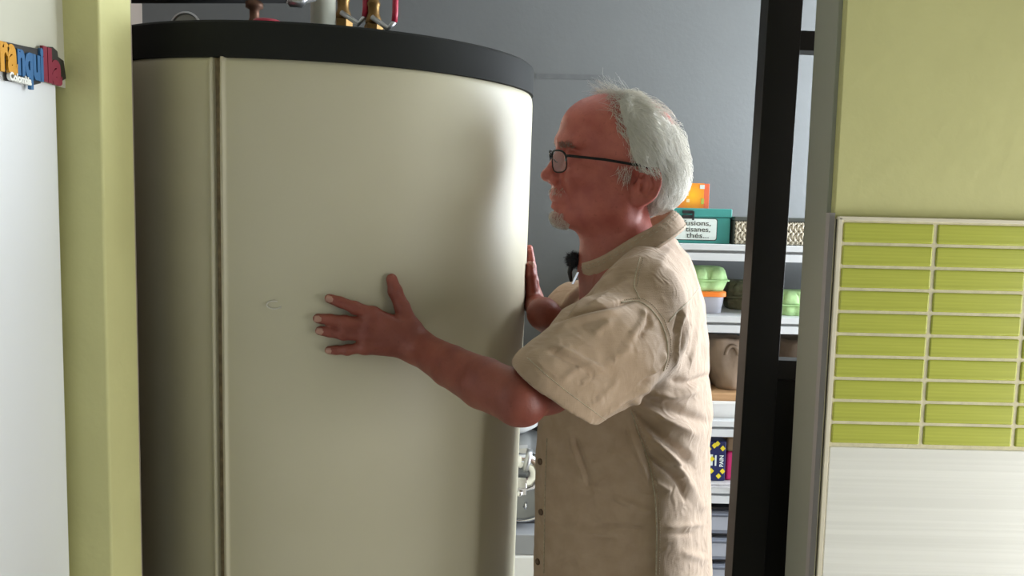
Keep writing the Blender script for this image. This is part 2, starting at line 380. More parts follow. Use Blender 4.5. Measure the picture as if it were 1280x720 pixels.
MB().lathe([(0.02, -TL+0.05), (TR-0.012, -TL+0.05), (TR-0.012, -TL), (0.02, -TL)], TC, TA, 64).build('base_ring', 'tank_cap', tk, fix=True)
# small scuff on the jacket
ha = tank_hit(343, 381)
pts = [cyl(ha[0] + 1.6*math.cos(t), ha[1] + 0.006*math.sin(t), 0.0024) for t in np.linspace(0.3, 5.2, 16)]
MB().tube(pts, 0.0011, 5).build('scuff', mat('scuff_grey', (0.58, 0.555, 0.50), 0.7), tk)

# ------------------------------------------------------------------ pipework above the tank (stands behind and over the lid)
pb = thing('white_pipe', 'thick white plastic pipe rising behind the black tank lid', 'pipe', U(404, 45, 1.78))
p0, p1 = U(404, 60, 1.78), U(404, -260, 1.78)
MB().tube([p0, p1], 0.0268, 28).build('tube', 'pipe_white', pb, smooth=False, bevel=0); pb.children[0].data.polygons.foreach_set('use_smooth', [True]*len(pb.children[0].data.polygons))
MB().lathe([(0.024, -0.02), (0.030, -0.02), (0.030, 0.0), (0.024, 0.0)], U(404, 52, 1.78), p1-p0, 28).build('collar', 'pipe_white', pb, fix=True)
def valve(px, py, y, label, hx):
    o = U(px, py, y); k = y/1000; v = thing('ball_valve', label, 'valve', o)
    MB().lathe([(8*k,-18*k),(11.5*k,-16*k),(11.5*k,-2*k),(10*k,0)], o, (0,0,1), 6).build('nut', 'brass', v, fix=True)
    MB().lathe([(9.5*k,0),(10.5*k,1*k),(9*k,7*k),(7*k,12*k),(7*k,20*k),(8*k,22*k),(8*k,25*k),(6.5*k,27*k),(6.5*k,60*k),(8*k,62*k),(8*k,85*k),(6*k,90*k)], o, (0,0,1), 24).build('body', 'brass', v, smooth=True, fix=True)
    h0 = U(hx-9, py+6, y-0.03); h1 = U(hx-1, py-3, y-0.035); h2 = U(hx, py-14, y-0.035); h3 = U(hx+2, py-120, y-0.035)
    MB().tube([o+np.array([0,-0.02,0.01]), h0, h1], 3.2*k, 8).build('lever', 'galvanised', v, smooth=True)
    MB().tube([h1, h2, h3], 3.6*k, 10).build('handle', 'valve_red', v, smooth=True)
    return v
valve(467, 30, 1.80, 'brass ball valve with a red lever, standing free right of its twin', 494)
valve(429, 24, 1.84, 'brass ball valve with a red lever, close beside the white pipe', 457)
bp_ = thing('black_pipe', 'horizontal black insulated pipe above the tank at the top edge', 'pipe', U(270, 0, 1.62))
MB().tube([U(60, -6, 1.62), U(372, -6, 1.62)], 0.0155, 16).build('insulation', mat('foam_black', (0.022, 0.022, 0.022), 0.9), bp_, smooth=True)
MB().tube([U(358, -3, 1.62), U(364, 1, 1.62), U(376, 2, 1.62), U(379, -2, 1.62), U(392, -3, 1.70)], [0.008, 0.012, 0.012, 0.010, 0.008], 14).build('coupling', 'galvanised', bp_, smooth=True)
MB().lathe([(0.008, -0.028), (0.0125, -0.020), (0.0095, -0.012), (0.0095, 0.004), (0.017, 0.008), (0.017, 0.019), (0.010, 0.022)], U(318, 15, 1.62), (0,0,1), 16).build('fitting', 'copper', bp_, smooth=True, fix=True)
gv = thing('gate_valve', 'small fitting with a red wheel on top of the tank lid', 'valve', U(333, 30, 1.55))
MB().lathe([(0.004, -0.012), (0.028, -0.010), (0.030, -0.003), (0.024, 0.003), (0.006, 0.006)], U(334, 28, 1.55), (0,0,1), 24).build('wheel', 'valve_red', gv, smooth=True, fix=True)
MB().tube([U(322, 40, 1.55), U(322, 24, 1.55)], 0.008, 10).build('stem', 'copper', gv, smooth=True)
dg_ = thing('air_vent', 'round grey dial standing on the tank lid behind its front edge', 'gauge', U(232, 30, 1.6))
MB().lathe([(0.004, -0.012), (0.029, -0.012), (0.031, 0.0), (0.027, 0.002), (0.026, -0.004), (0.004, -0.004)], U(232, 34, 1.60), (0,-1,0.05), 32).build('case', 'galvanised', dg_, smooth=False, fix=True)
MB().lathe([(0.003, -0.003), (0.0255, -0.003), (0.0255, -0.002), (0.003, -0.002)], U(232, 34, 1.60), (0,-1,0.05), 32).build('face', mat('dial_grey', (0.40, 0.41, 0.38), 0.5), dg_, fix=True)
MB().tube([U(232, 34, 1.605)+np.array([0,0.0,-0.02]), U(232, 70, 1.605)], 0.006, 10).build('stem', 'copper', dg_, smooth=True)

# ------------------------------------------------------------------ boiler pieces seen between the tank and the man
bo = thing('boiler_base', 'white enamelled appliance casing low between the tank and the man', 'appliance', U(690, 1000, 2.05))
bx((U(600, 690, 2.05)[0], 2.0, 0.0), (U(770, 690, 2.05)[0], 2.45, U(660, 695, 2.0)[2])).build('casing', 'white_enamel', bo, bevel=0.008)
bx((U(600, 690, 2.05)[0]+0.004, 2.004, U(660, 695, 2.0)[2]), (U(770, 690, 2.05)[0]-0.004, 2.446, U(660, 669, 2.0)[2])).build('top_band', mat('band_grey', (0.30, 0.31, 0.33), 0.5), bo, bevel=0.004)
zb0 = U(660, 669, 2.0)[2]
dr = thing('metal_drum', 'grey metal drum with a bright rim under the silver elbow pipe', 'drum', (U(655, 600, 2.2)[0], 2.2, zb0))
cdr = np.array([U(652, 608, 2.05)[0], 2.05, U(652, 608, 2.05)[2]])
MB().lathe([(0.003, 0.0), (0.088, 0.0), (0.095, 0.006), (0.095, 0.24), (0.003, 0.24)], cdr, (0, 1, 0), 48).build('shell', mat('drum_grey', (0.33, 0.34, 0.34), 0.35, metal=0.6, nscale=9, namt=0.2), dr, fix=True, bevel=0.002)
MB().tube([cdr + np.array([0.092*math.cos(a), -0.004, 0.092*math.sin(a)]) for a in np.linspace(0, 2*math.pi, 49)], 0.0035, 8).build('rim', 'chrome', dr, smooth=True)
bx((cdr[0]-0.08, 2.08, zb0 + 0.0005), (cdr[0]+0.08, 2.27, cdr[2]-0.080)).build('foot', mat('band_dark', (0.10, 0.10, 0.11), 0.5), dr, bevel=0.004)
MB().tube([U(655, 634, 2.04), U(657, 629, 2.035), U(657, 636, 2.035)], 0.004, 8).build('catch', 'chrome', dr, smooth=True)
el = thing('elbow_pipe', 'shiny silver elbow pipe with hex nuts beside the tank', 'pipe', U(660, 607, 2.02))
pe = [(640, 606), (655, 606), (664, 603), (670, 596), (671, 587), (667, 579), (660, 576), (652, 576), (640, 574)]
MB().tube([U(a, b, 1.99) for a, b in pe], [0.019, 0.019, 0.020, 0.022, 0.024, 0.024, 0.022, 0.021, 0.021], 18).build('bend', 'chrome', el, smooth=True)
MB().tube([U(645, 606, 1.99), U(658, 606, 1.99)], 0.027, 6).build('nut', 'chrome', el, bevel=0.002)
MB().tube([U(655, 574, 1.99), U(662, 576, 1.99)], 0.030, 18).build('ring', 'galvanised', el, smooth=True)
MB().tube([U(646, 571, 2.01), U(661, 570, 2.01)], 0.030, 6).build('nut', 'galvanised', el, bevel=0.002)
MB().tube([U(649.5, 617, 1.98), U(649.5, 617, 1.965)], 0.008, 12).build('screw', 'chrome', el, smooth=True)
cb = thing('control_box', 'black control box with a white label behind the elbow pipe', 'control box', U(665, 590, 2.28))
x0, x1 = U(630, 560, 2.3)[0], U(760, 560, 2.3)[0]
bx((x0, 2.32, zb0 + 0.001), (x1, 2.50, U(660, 546, 2.3)[2])).build('body', 'black_plastic', cb, bevel=0.006)
bx((x0, 2.305, U(660, 556, 2.3)[2]), (x1, 2.33, U(660, 549, 2.3)[2])).build('ledge', mat('ledge_grey', (0.28, 0.28, 0.29), 0.4), cb, bevel=0.002)
bx((U(668, 560, 2.29)[0], 2.314, U(668, 590, 2.29)[2]), (U(674, 560, 2.29)[0], 2.32, U(668, 567, 2.29)[2])).build('label', 'white_enamel', cb)
ev = thing('expansion_vessel', 'rounded white vessel showing just under the man\'s elbow', 'vessel', U(650, 540, 2.2))
cv = U(644, 498, 2.25)
MB().lathe([(0.004, 0.098), (0.035, 0.094), (0.066, 0.075), (0.076, 0.045), (0.077, 0.0), (0.076, -0.045), (0.066, -0.075), (0.035, -0.094), (0.004, -0.098)], cv, (0,0,1), 40).build('shell', 'white_enamel', ev, smooth=True, fix=True)
MB().lathe([(0.078, -0.006), (0.083, -0.004), (0.083, 0.004), (0.078, 0.006)], cv + np.array([0,0,0.02]), (0,0,1), 40).build('clamp_band', 'white_enamel', ev, smooth=True, fix=True)
MB().tube([cv + np.array([0, 0.05, 0]), np.array([cv[0], 2.62, cv[2]])], 0.012, 10).build('bracket', 'galvanised', ev, smooth=True)

# ------------------------------------------------------------------ black rack standing just inside the doorway
yr = 1.225
rk = thing('black_rack', 'black wooden rack with a tall post just inside the doorway', 'rack', (0.5, yr, 0))
xa, xb = U(962.5, 10, yr)[0], U(1002, 10, yr)[0]
dxz = (U(926, 690, yr)[0] - xa)/(U(926, 690, yr)[2] - U(962.5, 10, yr)[2])*0
xa = (U(962.5, 10, yr)[0] + U(925, 700, yr)[0])/2; xb = xa + 0.0515
bx((xa, yr, 0), (xb, yr + 0.042, 2.3)).build('post', 'black_paint', rk, bevel=0.0015)
bx((xa + 0.46, yr, 0), (xa + 0.512, yr + 0.042, 2.3)).build('post', 'black_paint', rk, bevel=0.0015)
bx((xb, yr + 0.004, U(1010, 63, yr)[2]), (xa + 0.46, yr + 0.038, U(1010, 38, yr)[2])).build('rail', 'black_paint', rk, bevel=0.001)
bx((xb, yr + 0.004, U(990, 476, yr)[2]), (xa + 0.46, yr + 0.038, U(990, 452, yr)[2])).build('rail', 'black_paint', rk, bevel=0.001)
bx((xb, yr + 0.012, 0.05), (xa + 0.46, yr + 0.03, U(990, 477.5, yr)[2])).build('panel', 'black_paint', rk)

rk.location.x -= 0.027; rk.rotation_euler = (0, 0.0145, 0)      # the rack leans a little

# ------------------------------------------------------------------ grey metal shelf unit and what stands on it
YS = 2.20
su = thing('shelf_unit', 'grey metal shelf unit against the back wall behind the man', 'shelf', (0.75, YS + 0.18, 0))
sx0, sx1 = U(812, 400, YS)[0], 1.20
ztop = [U(905, y, YS)[2] for y in (305.5, 395.5, 526, 609.5)]
for z in ztop:
    prof = [(0, 0), (0.36, 0), (0.36, -0.045), (0.35, -0.045), (0.35, -0.004), (0.026, -0.004), (0.026, -0.022), (0.022, -0.022), (0.022, -0.026), (0.002, -0.026), (0.002, -0.045), (-0.004, -0.045), (-0.004, -0.0245), (0.020, -0.0240), (0.020, -0.0170), (-0.002, -0.0165), (-0.002, -0.001)]
    MB().prism(prof[::-1], (sx0, YS, z), (0, 1, 0), (0, 0, 1), (sx1 - sx0, 0, 0)).build('shelf_board', 'shelf_grey', su, fix=True)
for x in (sx0, sx1 - 0.03):
    for y in (YS + 0.006, YS + 0.33):
        bx((x, y, 0), (x + 0.03, y + 0.025, ztop[0] - 0.001)).build('post', 'shelf_grey', su)
bx((sx1 + 0.001, YS + 0.002, 0.02), (sx1 + 0.006, YS + 0.36, ztop[0] - 0.002)).build('unseen_side_panel', 'shelf_grey', su)  # unseen end panel, added to block low light from the right
bx((sx0 - 0.006, YS + 0.002, 0.02), (sx0 - 0.001, YS + 0.36, ztop[0] - 0.002)).build('unseen_side_panel', 'shelf_grey', su)
def rings(levels, n=64, closed=True):
    "levels = list of functions angle -> (x, y, z); stacked closed outlines skinned into one solid"
    m = MB(); v = []; f = []
    for L in levels: v += [L(2*math.pi*k/n) for k in range(n)]
    for i in range(len(levels)-1):
        f += [(i*n+k, i*n+(k+1) % n, (i+1)*n+(k+1) % n, (i+1)*n+k) for k in range(n)]
    f += [tuple(range(n))[::-1], tuple((len(levels)-1)*n+k for k in range(n))]
    return m.add(v, f)
def rrect(cx, cy, z, a, b, e=4.0, sc=0.0, lobes=0):
    def g(t):
        c, s = math.cos(t), math.sin(t)
        k = (abs(c)**e + abs(s)**e)**(-1/e)
        k *= 1 + sc*math.cos(lobes*t)
        return (cx + a*k*c, cy + b*k*s, z)
    return g
def SX(px, py=350, y=YS): return U(px, py, y)[0]
def HZ(py0, py1, y=YS): return U(900, py0, y)[2] - U(900, py1, y)[2]

mat('teal', (0.045, 0.30, 0.27), 0.5, nscale=20, namt=0.1); mat('teal_dark', (0.035, 0.24, 0.215), 0.5)
mat('label_white', (0.72, 0.80, 0.76), 0.6); mat('ink', (0.03, 0.035, 0.03), 0.6)
z0 = ztop[0]; yb = 2.235
tb = thing('teal_box', 'teal lidded box with a white handwritten label and black clasp', 'box', (SX(870), yb + 0.07, z0))
bxl, bxr = SX(826, 290, yb), SX(912.5, 290, yb); zl = U(880, 271.5, yb)[2]; zt_ = U(880, 260.5, yb)[2]
bx((bxl, yb, z0), (bxr, yb + 0.13, zl)).build('body', 'teal', tb, bevel=0.002)
bx((bxl - 0.002, yb - 0.003, zl + 0.0005), (bxr + 0.0035, yb + 0.133, zt_)).build('lid', 'teal', tb, bevel=0.003)
la, lb, lc, ld = SX(831, 285, yb), SX(895.5, 285, yb), U(870, 299.5, yb)[2], U(870, 273.5, yb)[2]
pl = MB(); q = []
for (cx, cz, a0) in ((lb-0.006, ld-0.006, 0), (la+0.006, ld-0.006, 90), (la+0.006, lc+0.006, 180), (lb-0.006, lc+0.006, 270)):
    q += [(cx + 0.006*math.cos(math.radians(a0+t)), cz + 0.006*math.sin(math.radians(a0+t))) for t in (0, 30, 60, 90)]
cxm, czm = (la+lb)/2, (lc+ld)/2
pl.prism([((x-cxm)*1.03+cxm, (z-czm)*1.07+czm) for x, z in q], (0, yb - 0.0012, 0), (1,0,0), (0,0,1), (0, 0.0010, 0)).build('label_border', 'ink', tb, fix=True)
lab = MB().prism(q, (0, yb - 0.0022, 0), (1,0,0), (0,0,1), (0, 0.0010, 0)).build('label', 'label_white', tb, fix=True)
for k, (s, pa, pz) in enumerate((('Infusions,', 846, 888), ('tisanes,', 857, 887.5), ('thés...', 858, 886))):
    zt0 = U(870, 281.8 + k*7.7, yb)[2]; o = textmesh('lettering', s, 'ink', lab, (0, yb - 0.0026, zt0), (1,0,0), (0,0,1), 0.0200, 0.0004, 0.0)
    co = np.array([v.co[:] for v in o.data.vertices]); x_a, x_z = SX(pa, 285, yb), SX(pz, 285, yb)
    co[:, 0] = x_a + (co[:, 0]-co[:, 0].min())/(co[:, 0].max()-co[:, 0].min())*(x_z-x_a); o.data.vertices.foreach_set('co', co.ravel()); o.data.update()
cl = bx((SX(852.5, 268, yb), yb - 0.008, U(860, 266.8, yb)[2]), (SX(866, 268, yb), yb - 0.003, U(860, 263, yb)[2])).build('clasp', 'black_plastic', tb, bevel=0.001)
bx((SX(852.5, 268, yb), yb - 0.008, U(860, 272.6, yb)[2]), (SX(866, 268, yb), yb - 0.001, U(860, 268.8, yb)[2])).build('clasp', 'black_plastic', tb, bevel=0.001)
bx((SX(864.5, 268, yb), yb - 0.010, U(860, 275, yb)[2]), (SX(867, 268, yb), yb - 0.007, U(860, 264, yb)[2])).build('clasp', 'black_plastic', tb)

# orange tea box on top
def radial(name, c0, c1, cen, rad):
    m = bpy.data.materials.new(name); m.use_nodes = True; MATS[name] = m; nt = m.node_tree; b = nt.nodes['Principled BSDF']; b.inputs['Roughness'].default_value = 0.4
    tc = nt.nodes.new('ShaderNodeTexCoord'); vd = nt.nodes.new('ShaderNodeVectorMath'); vd.operation = 'DISTANCE'; vd.inputs[1].default_value = cen
    nt.links.new(tc.outputs['Object'], vd.inputs[0])
    mr = nt.nodes.new('ShaderNodeMapRange'); mr.inputs[2].default_value = rad; nt.links.new(vd.outputs['Value'], mr.inputs[0])
    r = nt.nodes.new('ShaderNodeValToRGB'); r.color_ramp.elements[0].color = (*c0, 1); r.color_ramp.elements[1].color = (*c1, 1)
    nt.links.new(mr.outputs[0], r.inputs[0]); nt.links.new(r.outputs[0], b.inputs['Base Color'])
yo = 2.25; zo = zt_
ob = thing('tea_box', 'small orange tea box standing on the teal box', 'box', (SX(868, 250, yo), yo + 0.03, zo))
radial('tea_orange', (0.95, 0.52, 0.02), (0.86, 0.20, 0.03), tuple(U(866, 244, yo)), 0.05)
zo1 = U(870, 229, yo)[2]; xe = SX(880, 245, yo)
bx((SX(846, 245, yo), yo, zo), (xe, yo + 0.06, zo1)).build('front', 'tea_orange', ob, bevel=0.0008)
bx((xe, yo, zo), (SX(886.5, 245, yo), yo + 0.06, zo1 - 0.001)).build('end_band', mat('tea_red', (0.80, 0.16, 0.07), 0.4), ob, bevel=0.0008)
for (a, b, c, d, mm) in ((875, 231, 881, 236, 'label_white'), (876.5, 248, 880, 255, 'tea_green'), (857, 241, 861, 245, 'tea_pale'), (858, 249, 862, 253, 'tea_pale'), (858, 234, 863, 238, 'tea_pale')):
    mat('tea_green', (0.42, 0.50, 0.08), 0.5); mat('tea_pale', (0.95, 0.72, 0.38), 0.5)
    bx((SX(a, b, yo), yo - 0.0006, U(870, d, yo)[2]), (SX(c, b, yo), yo + 0.001, U(870, b, yo)[2])).build('print', mm, ob)

# woven basket with a dark rim
mat('rim_dark', (0.05, 0.055, 0.045), 0.7)
mw = mat('woven', (0.58, 0.53, 0.42), 0.8, nscale=130, col2=(0.46, 0.41, 0.31), bump=0.6, bscale=130)
yk = 2.225
bk_ = thing('woven_basket', 'pale woven basket with a dark rim beside the teal box', 'basket', (SX(970, 300, yk), yk + 0.1, z0))
kx0, kx1 = SX(917.5, 290, yk), SX(1028, 290, yk); kz = U(920, 276, yk)[2]
bx((kx0 + 0.004, yk + 0.004, z0), (kx1 - 0.004, yk + 0.20, kz)).build('liner', 'rim_dark', bk_)
nst = 34; swx = (kx1 - kx0 - 0.006)/nst
for i in range(nst):
    pts = [np.array([kx0 + 0.003 + swx*(i + 0.5) + 0.0016*(1 if (j + i) % 2 else -1), yk + (0.0014 if (j//2 + i) % 2 else -0.0014), z0 + 0.002 + (kz - z0 - 0.004)*j/10]) for j in range(11)]
    MB().tube(pts, swx*0.56, 6).build('strand', mw, bk_, smooth=True)
bx((kx0 - 0.001, yk - 0.003, kz), (kx1, yk + 0.205, U(920, 270.5, yk)[2])).build('rim', 'rim_dark', bk_, bevel=0.003)
bx((kx0 - 0.0015, yk - 0.001, z0), (kx0 + 0.0045, yk + 0.2, kz)).build('edge_binding', 'rim_dark', bk_)

# egg cartons, container
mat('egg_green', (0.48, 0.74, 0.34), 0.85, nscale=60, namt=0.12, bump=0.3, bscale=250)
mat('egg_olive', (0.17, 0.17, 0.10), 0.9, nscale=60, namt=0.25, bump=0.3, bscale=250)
def egg_carton(label, pxl, pxr, py0, py1, y, zbase, m, group='egg cartons on the second shelf'):
    xl, xr_ = SX(pxl, py1, y), SX(pxr, py1, y); cx = (xl+xr_)/2; a = (xr_-xl)/2; b = 0.052; cy = y + b; H = U(900, py0, y)[2] - U(900, py1, y)[2]
    t = thing('egg_carton', label, 'egg carton', (cx, cy, zbase), group)
    rings([rrect(cx, cy, zbase, a*0.78, b*0.80, 4, 0.03, 12), rrect(cx, cy, zbase + H*0.04, a*0.82, b*0.84, 4, 0.035, 12), rrect(cx, cy, zbase + H*0.42, a*0.93, b*0.94, 5, 0.03, 12)], 96).build('tray', m, t, smooth=True, fix=True)
    rings([rrect(cx, cy, zbase + H*0.42, a, b, 7), rrect(cx, cy, zbase + H*0.47, a*1.01, b*1.01, 7)], 64).build('flange', m, t, fix=True)
    rings([rrect(cx, cy, zbase + H*0.47, a*0.95, b*0.95, 6, 0.012, 12), rrect(cx, cy, zbase + H*0.85, a*0.86, b*0.84, 4, 0.03, 12), rrect(cx, cy, zbase + H*0.96, a*0.80, b*0.76, 4, 0.035, 12), rrect(cx, cy, zbase + H, a*0.72, b*0.66, 4, 0.03, 12)], 96).build('lid', m, t, smooth=True, fix=True)
    # raised lobes along the front of the lid
    nl = max(2, int(2*a/0.05))
    for i in range(nl):
        x = cx - a*0.8 + 1.6*a*(i+0.5)/nl; w_ = 0.72*a/nl
        rings([rrect(x, y + 0.010, zbase + H*0.50, w_, 0.012, 3), rrect(x, y + 0.013, zbase + H*0.80, w_*0.85, 0.011, 3), rrect(x, y + 0.018, zbase + H*0.97, w_*0.5, 0.007, 2.5)], 24).build('lobe', m, t, smooth=True, fix=True)
    return t
mat('clear_plastic', (0.42, 0.42, 0.47), 0.25); mat('orange_lid', (0.90, 0.22, 0.02), 0.4)
z1 = ztop[1]; yc = 2.25
ct = thing('food_container', 'cloudy plastic food container with an orange lid under an egg carton', 'container', (SX(880, 390, yc), yc + 0.07, z1))
xl, xr_ = SX(846, 390, yc), SX(908.5, 390, yc); cx = (xl+xr_)/2; a = (xr_-xl)/2; hz = U(890, 371, yc)[2] - z1; hl = U(890, 364.5, yc)[2] - z1
rings([rrect(cx, yc+0.06, z1, a*0.84, 0.050, 6), rrect(cx, yc+0.06, z1+0.004, a*0.86, 0.053, 6), rrect(cx, yc+0.06, z1+hz, a*0.94, 0.060, 6)], 48).build('tub', 'clear_plastic', ct, smooth=False, fix=True, bevel=0.002)
rings([rrect(cx, yc+0.06, z1+hz, a, 0.066, 7), rrect(cx, yc+0.06, z1+hl-0.001, a, 0.066, 7), rrect(cx, yc+0.06, z1+hl, a*0.97, 0.062, 7)], 48).build('lid', 'orange_lid', ct, fix=True, bevel=0.0015)
egg_carton('light green egg carton on top of the orange-lidded container', 838, 913.5, 334.5, 365, 2.25, z1 + hl, 'egg_green')
egg_carton('light green egg carton right of the black post', 972, 1030, 367, 397.5, 2.24, z1, 'egg_green')
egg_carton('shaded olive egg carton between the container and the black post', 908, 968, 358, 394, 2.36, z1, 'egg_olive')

# third shelf: white tray, tan board, brown paper bags
z2 = ztop[2]; yt = 2.21
tr = thing('white_tray', 'white plastic tray on the third shelf under a paper bag', 'tray', (SX(900, 520, yt), yt + 0.12, z2))
xl, xr_ = SX(850, 520, yt), SX(955, 520, yt); cx = (xl+xr_)/2; a = (xr_-xl)/2; hh = U(900, 502, yt)[2] - z2
rings([rrect(cx, yt+0.14, z2, a*0.88, 0.115, 8), rrect(cx, yt+0.14, z2+hh*0.85, a*0.97, 0.132, 8), rrect(cx, yt+0.14, z2+hh*0.86, a, 0.140, 8), rrect(cx, yt+0.14, z2+hh, a, 0.140, 8), rrect(cx, yt+0.14, z2+hh, a*0.94, 0.13, 8), rrect(cx, yt+0.14, z2+hh*0.5, a*0.90, 0.12, 8)], 64).build('tub', 'white_enamel', tr, fix=True, bevel=0.001)
tn = bx((cx - a*0.86, yt + 0.02, z2 + hh*0.45), (cx + a*0.86, yt + 0.24, U(900, 493, yt)[2])).build('cutting_board', mat('tan_wood', (0.56, 0.34, 0.17), 0.6, nscale=12, col2=(0.48, 0.28, 0.13), aniso=(1, 8, 8)), bevel=0.004)
tag(tn, 'tan wooden board lying in the white tray', 'board')
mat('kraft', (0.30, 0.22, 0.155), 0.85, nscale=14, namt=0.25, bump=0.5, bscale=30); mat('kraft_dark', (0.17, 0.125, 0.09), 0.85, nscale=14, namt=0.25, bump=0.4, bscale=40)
def bag(label, pxl, pxr, py0, py1, y, m, seed, b, zb_):
    xl, xr_ = SX(pxl, py1, y), SX(pxr, py1, y); cx = (xl+xr_)/2; a = (xr_-xl)/2; H = U(900, py0, y)[2] - zb_
    t = thing('paper_bag', label, 'paper bag', (cx, y + b, zb_), 'paper bags on the third shelf')
    def lev(tt, k):
        def g(an):
            n_ = mnoise.noise(Vector((math.cos(an)*1.7 + seed, math.sin(an)*1.7, tt*3.1)))*0.16 + mnoise.noise(Vector((math.cos(an)*5 + seed, math.sin(an)*5, tt*8)))*0.07
            p = rrect(cx, y + b, zb_ + H*tt, a*k*(1+n_), b*k*(1+n_), 3)(an)
            return (p[0] + 0.012*math.sin(tt*4+seed), p[1], p[2] + 0.05*H*n_*3*tt)
        return g
    rings([lev(0, 0.85), lev(0.1, 0.95), lev(0.25, 1.0), lev(0.4, 0.97), lev(0.55, 0.98), lev(0.7, 0.88), lev(0.82, 0.80), lev(0.93, 0.86), lev(1.0, 0.90), lev(0.93, 0.72), lev(0.75, 0.62)], 48).build('sack', m, t, smooth=True, fix=True)
    hp = [np.array([cx + a*(0.35*math.cos(s)), y + 0.01, zb_ + H*(0.62 + 0.25*math.sin(s))]) for s in np.linspace(0.2, 2.9, 14)]
    MB().tube(hp, 0.006, 6).build('handle', m, t, smooth=True)
    return t
bag('crumpled brown paper bag on the tan board behind the man', 889, 938, 424, 493, 2.26, 'kraft', 1.3, 0.06, U(900, 493, yt)[2] + 0.001)
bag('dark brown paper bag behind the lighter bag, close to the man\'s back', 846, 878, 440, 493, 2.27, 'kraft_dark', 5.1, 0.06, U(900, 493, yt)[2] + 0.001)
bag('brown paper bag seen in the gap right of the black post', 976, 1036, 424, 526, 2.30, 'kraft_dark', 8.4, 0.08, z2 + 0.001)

# fourth shelf: blue packet with yellow diamonds, pink packet, sheets of paper
z3 = ztop[3]; yp = 2.225
sh = thing('paper_stack', 'white printed sheets lying on the shelf under the blue packet', 'paper', (SX(900, 600, yp), yp + 0.1, z3))
mat('sheet', (0.62, 0.61, 0.63), 0.8, nscale=90, namt=0.2, aniso=(1, 6, 1))
for k in range(4):
    MB().obox((SX(862, 600, yp) + 0.003*k, 2.20 + 0.002*((k*7) % 3), z3 + 0.0003 + k*0.0024), (0.15, 0.004*(k-2), 0), (0.003*(2-k), 0.25, 0), (0, 0, 0.0020)).build('sheet', 'sheet', sh)
zp = z3 + 0.0100
bp2 = thing('bread_packet', 'dark blue toasted bread packet with yellow diamonds', 'packet', (SX(894, 590, yp), yp + 0.04, zp))
x0, x1 = SX(868, 575, yp), SX(907.5, 575, yp); zq = U(890, 551, yp)[2]
mat('navy', (0.012, 0.018, 0.10), 0.35); mat('diamond_yellow', (0.80, 0.66, 0.03), 0.4)
bx((x0, yp, zp), (x1, yp + 0.085, zq)).build('box', 'navy', bp2, bevel=0.004)
for (px, py) in ((886, 561), (890, 573.5), (884, 582), (889, 588.5), (883.5, 596), (897, 554.5), (903.5, 560.5), (898, 595), (903, 589), (880, 568), (877, 575), (875, 560), (893, 549+8)):
    c = U(px, py, yp); r_ = 0.0085 if px > 880 else 0.007
    MB().prism([(r_*0.9, 0), (0, r_), (-r_*0.9, 0), (0, -r_)], (c[0], yp - 0.0012, c[2]), (1,0,0), (0,0,1), (0, 0.002, 0)).build('diamond', 'diamond_yellow', bp2, fix=True)
textmesh('lettering', 'PAIN', 'label_white', bp2, (SX(903.8, 580, yp), yp - 0.0012, U(900, 583.5, yp)[2]), (0,0,1), (-1,0,0), 0.0155, 0.0004, 0.0004, 1.0)
bx((SX(886.5, 575, yp), yp - 0.0010, U(890, 582, yp)[2]), (SX(891, 575, yp), yp + 0.001, U(890, 568, yp)[2])).build('crest', 'label_white', bp2, bevel=0.001)
bx((SX(893.5, 575, yp), yp - 0.0010, U(890, 582, yp)[2]), (SX(895.5, 575, yp), yp + 0.001, U(890, 569, yp)[2])).build('print', 'label_white', bp2)
pk = thing('pink_packet', 'bright pink packet with a brown top beside the blue packet', 'packet', (SX(914, 590, yp), yp + 0.05, zp))
bx((SX(908.5, 575, yp), yp + 0.006, zp), (SX(930, 575, yp), yp + 0.08, U(910, 566, yp)[2])).build('wrap', mat('pink', (0.50, 0.02, 0.14), 0.35), pk, bevel=0.008)
bx((SX(908.5, 575, yp), yp + 0.010, U(910, 566, yp)[2]), (SX(930, 575, yp), yp + 0.076, U(910, 547, yp)[2])).build('top', mat('packet_brown', (0.16, 0.10, 0.05), 0.5), pk, bevel=0.008)

# drawer unit under the lowest board
mat('smoky', (0.20, 0.22, 0.27), 0.22); mat('smoky_light', (0.34, 0.36, 0.41), 0.3)
yd = 2.21
du = thing('drawer_unit', 'dark plastic drawer unit with smoky drawers under the shelf', 'drawers', (SX(900, 690, yd), yd + 0.14, 0))
x0, x1 = SX(852, 690, yd), SX(985, 690, yd); zt3 = U(900, 636, yd)[2]; zd = 0.0
pitch = U(900, 636, yd)[2] - U(900, 669, yd)[2]
m = MB()
m.box((x0 - 0.008, yd + 0.01, 0.0), (x0, yd + 0.30, zt3)); m.box((x1, yd + 0.01, 0.0), (x1 + 0.008, yd + 0.30, zt3)); m.box((x0, yd + 0.292, 0.0), (x1, yd + 0.30, zt3))
nd = int(zt3/pitch)
for k in range(nd + 1): m.box((x0, yd + 0.012, max(zt3 - k*pitch - 0.006, 0)), (x1, yd + 0.292, zt3 - k*pitch))
m.build('frame', 'black_plastic', du)
for k in range(nd):
    d = bx((x0 + 0.003, yd, zt3 - (k+1)*pitch + 0.004), (x1 - 0.003, yd + 0.28, zt3 - k*pitch - 0.009)).build('drawer', 'smoky', du, bevel=0.004)
    bx((x0 + 0.06, yd - 0.004, zt3 - (k+0.80)*pitch), (x1 - 0.04, yd + 0.001, zt3 - (k+0.28)*pitch)).build('front_panel', 'smoky_light', d, bevel=0.003)
    bx((x0 + 0.02, yd - 0.008, zt3 - (k+0.22)*pitch), (x1 - 0.02, yd + 0.001, zt3 - (k+0.14)*pitch)).build('grip', 'smoky', d, bevel=0.002)
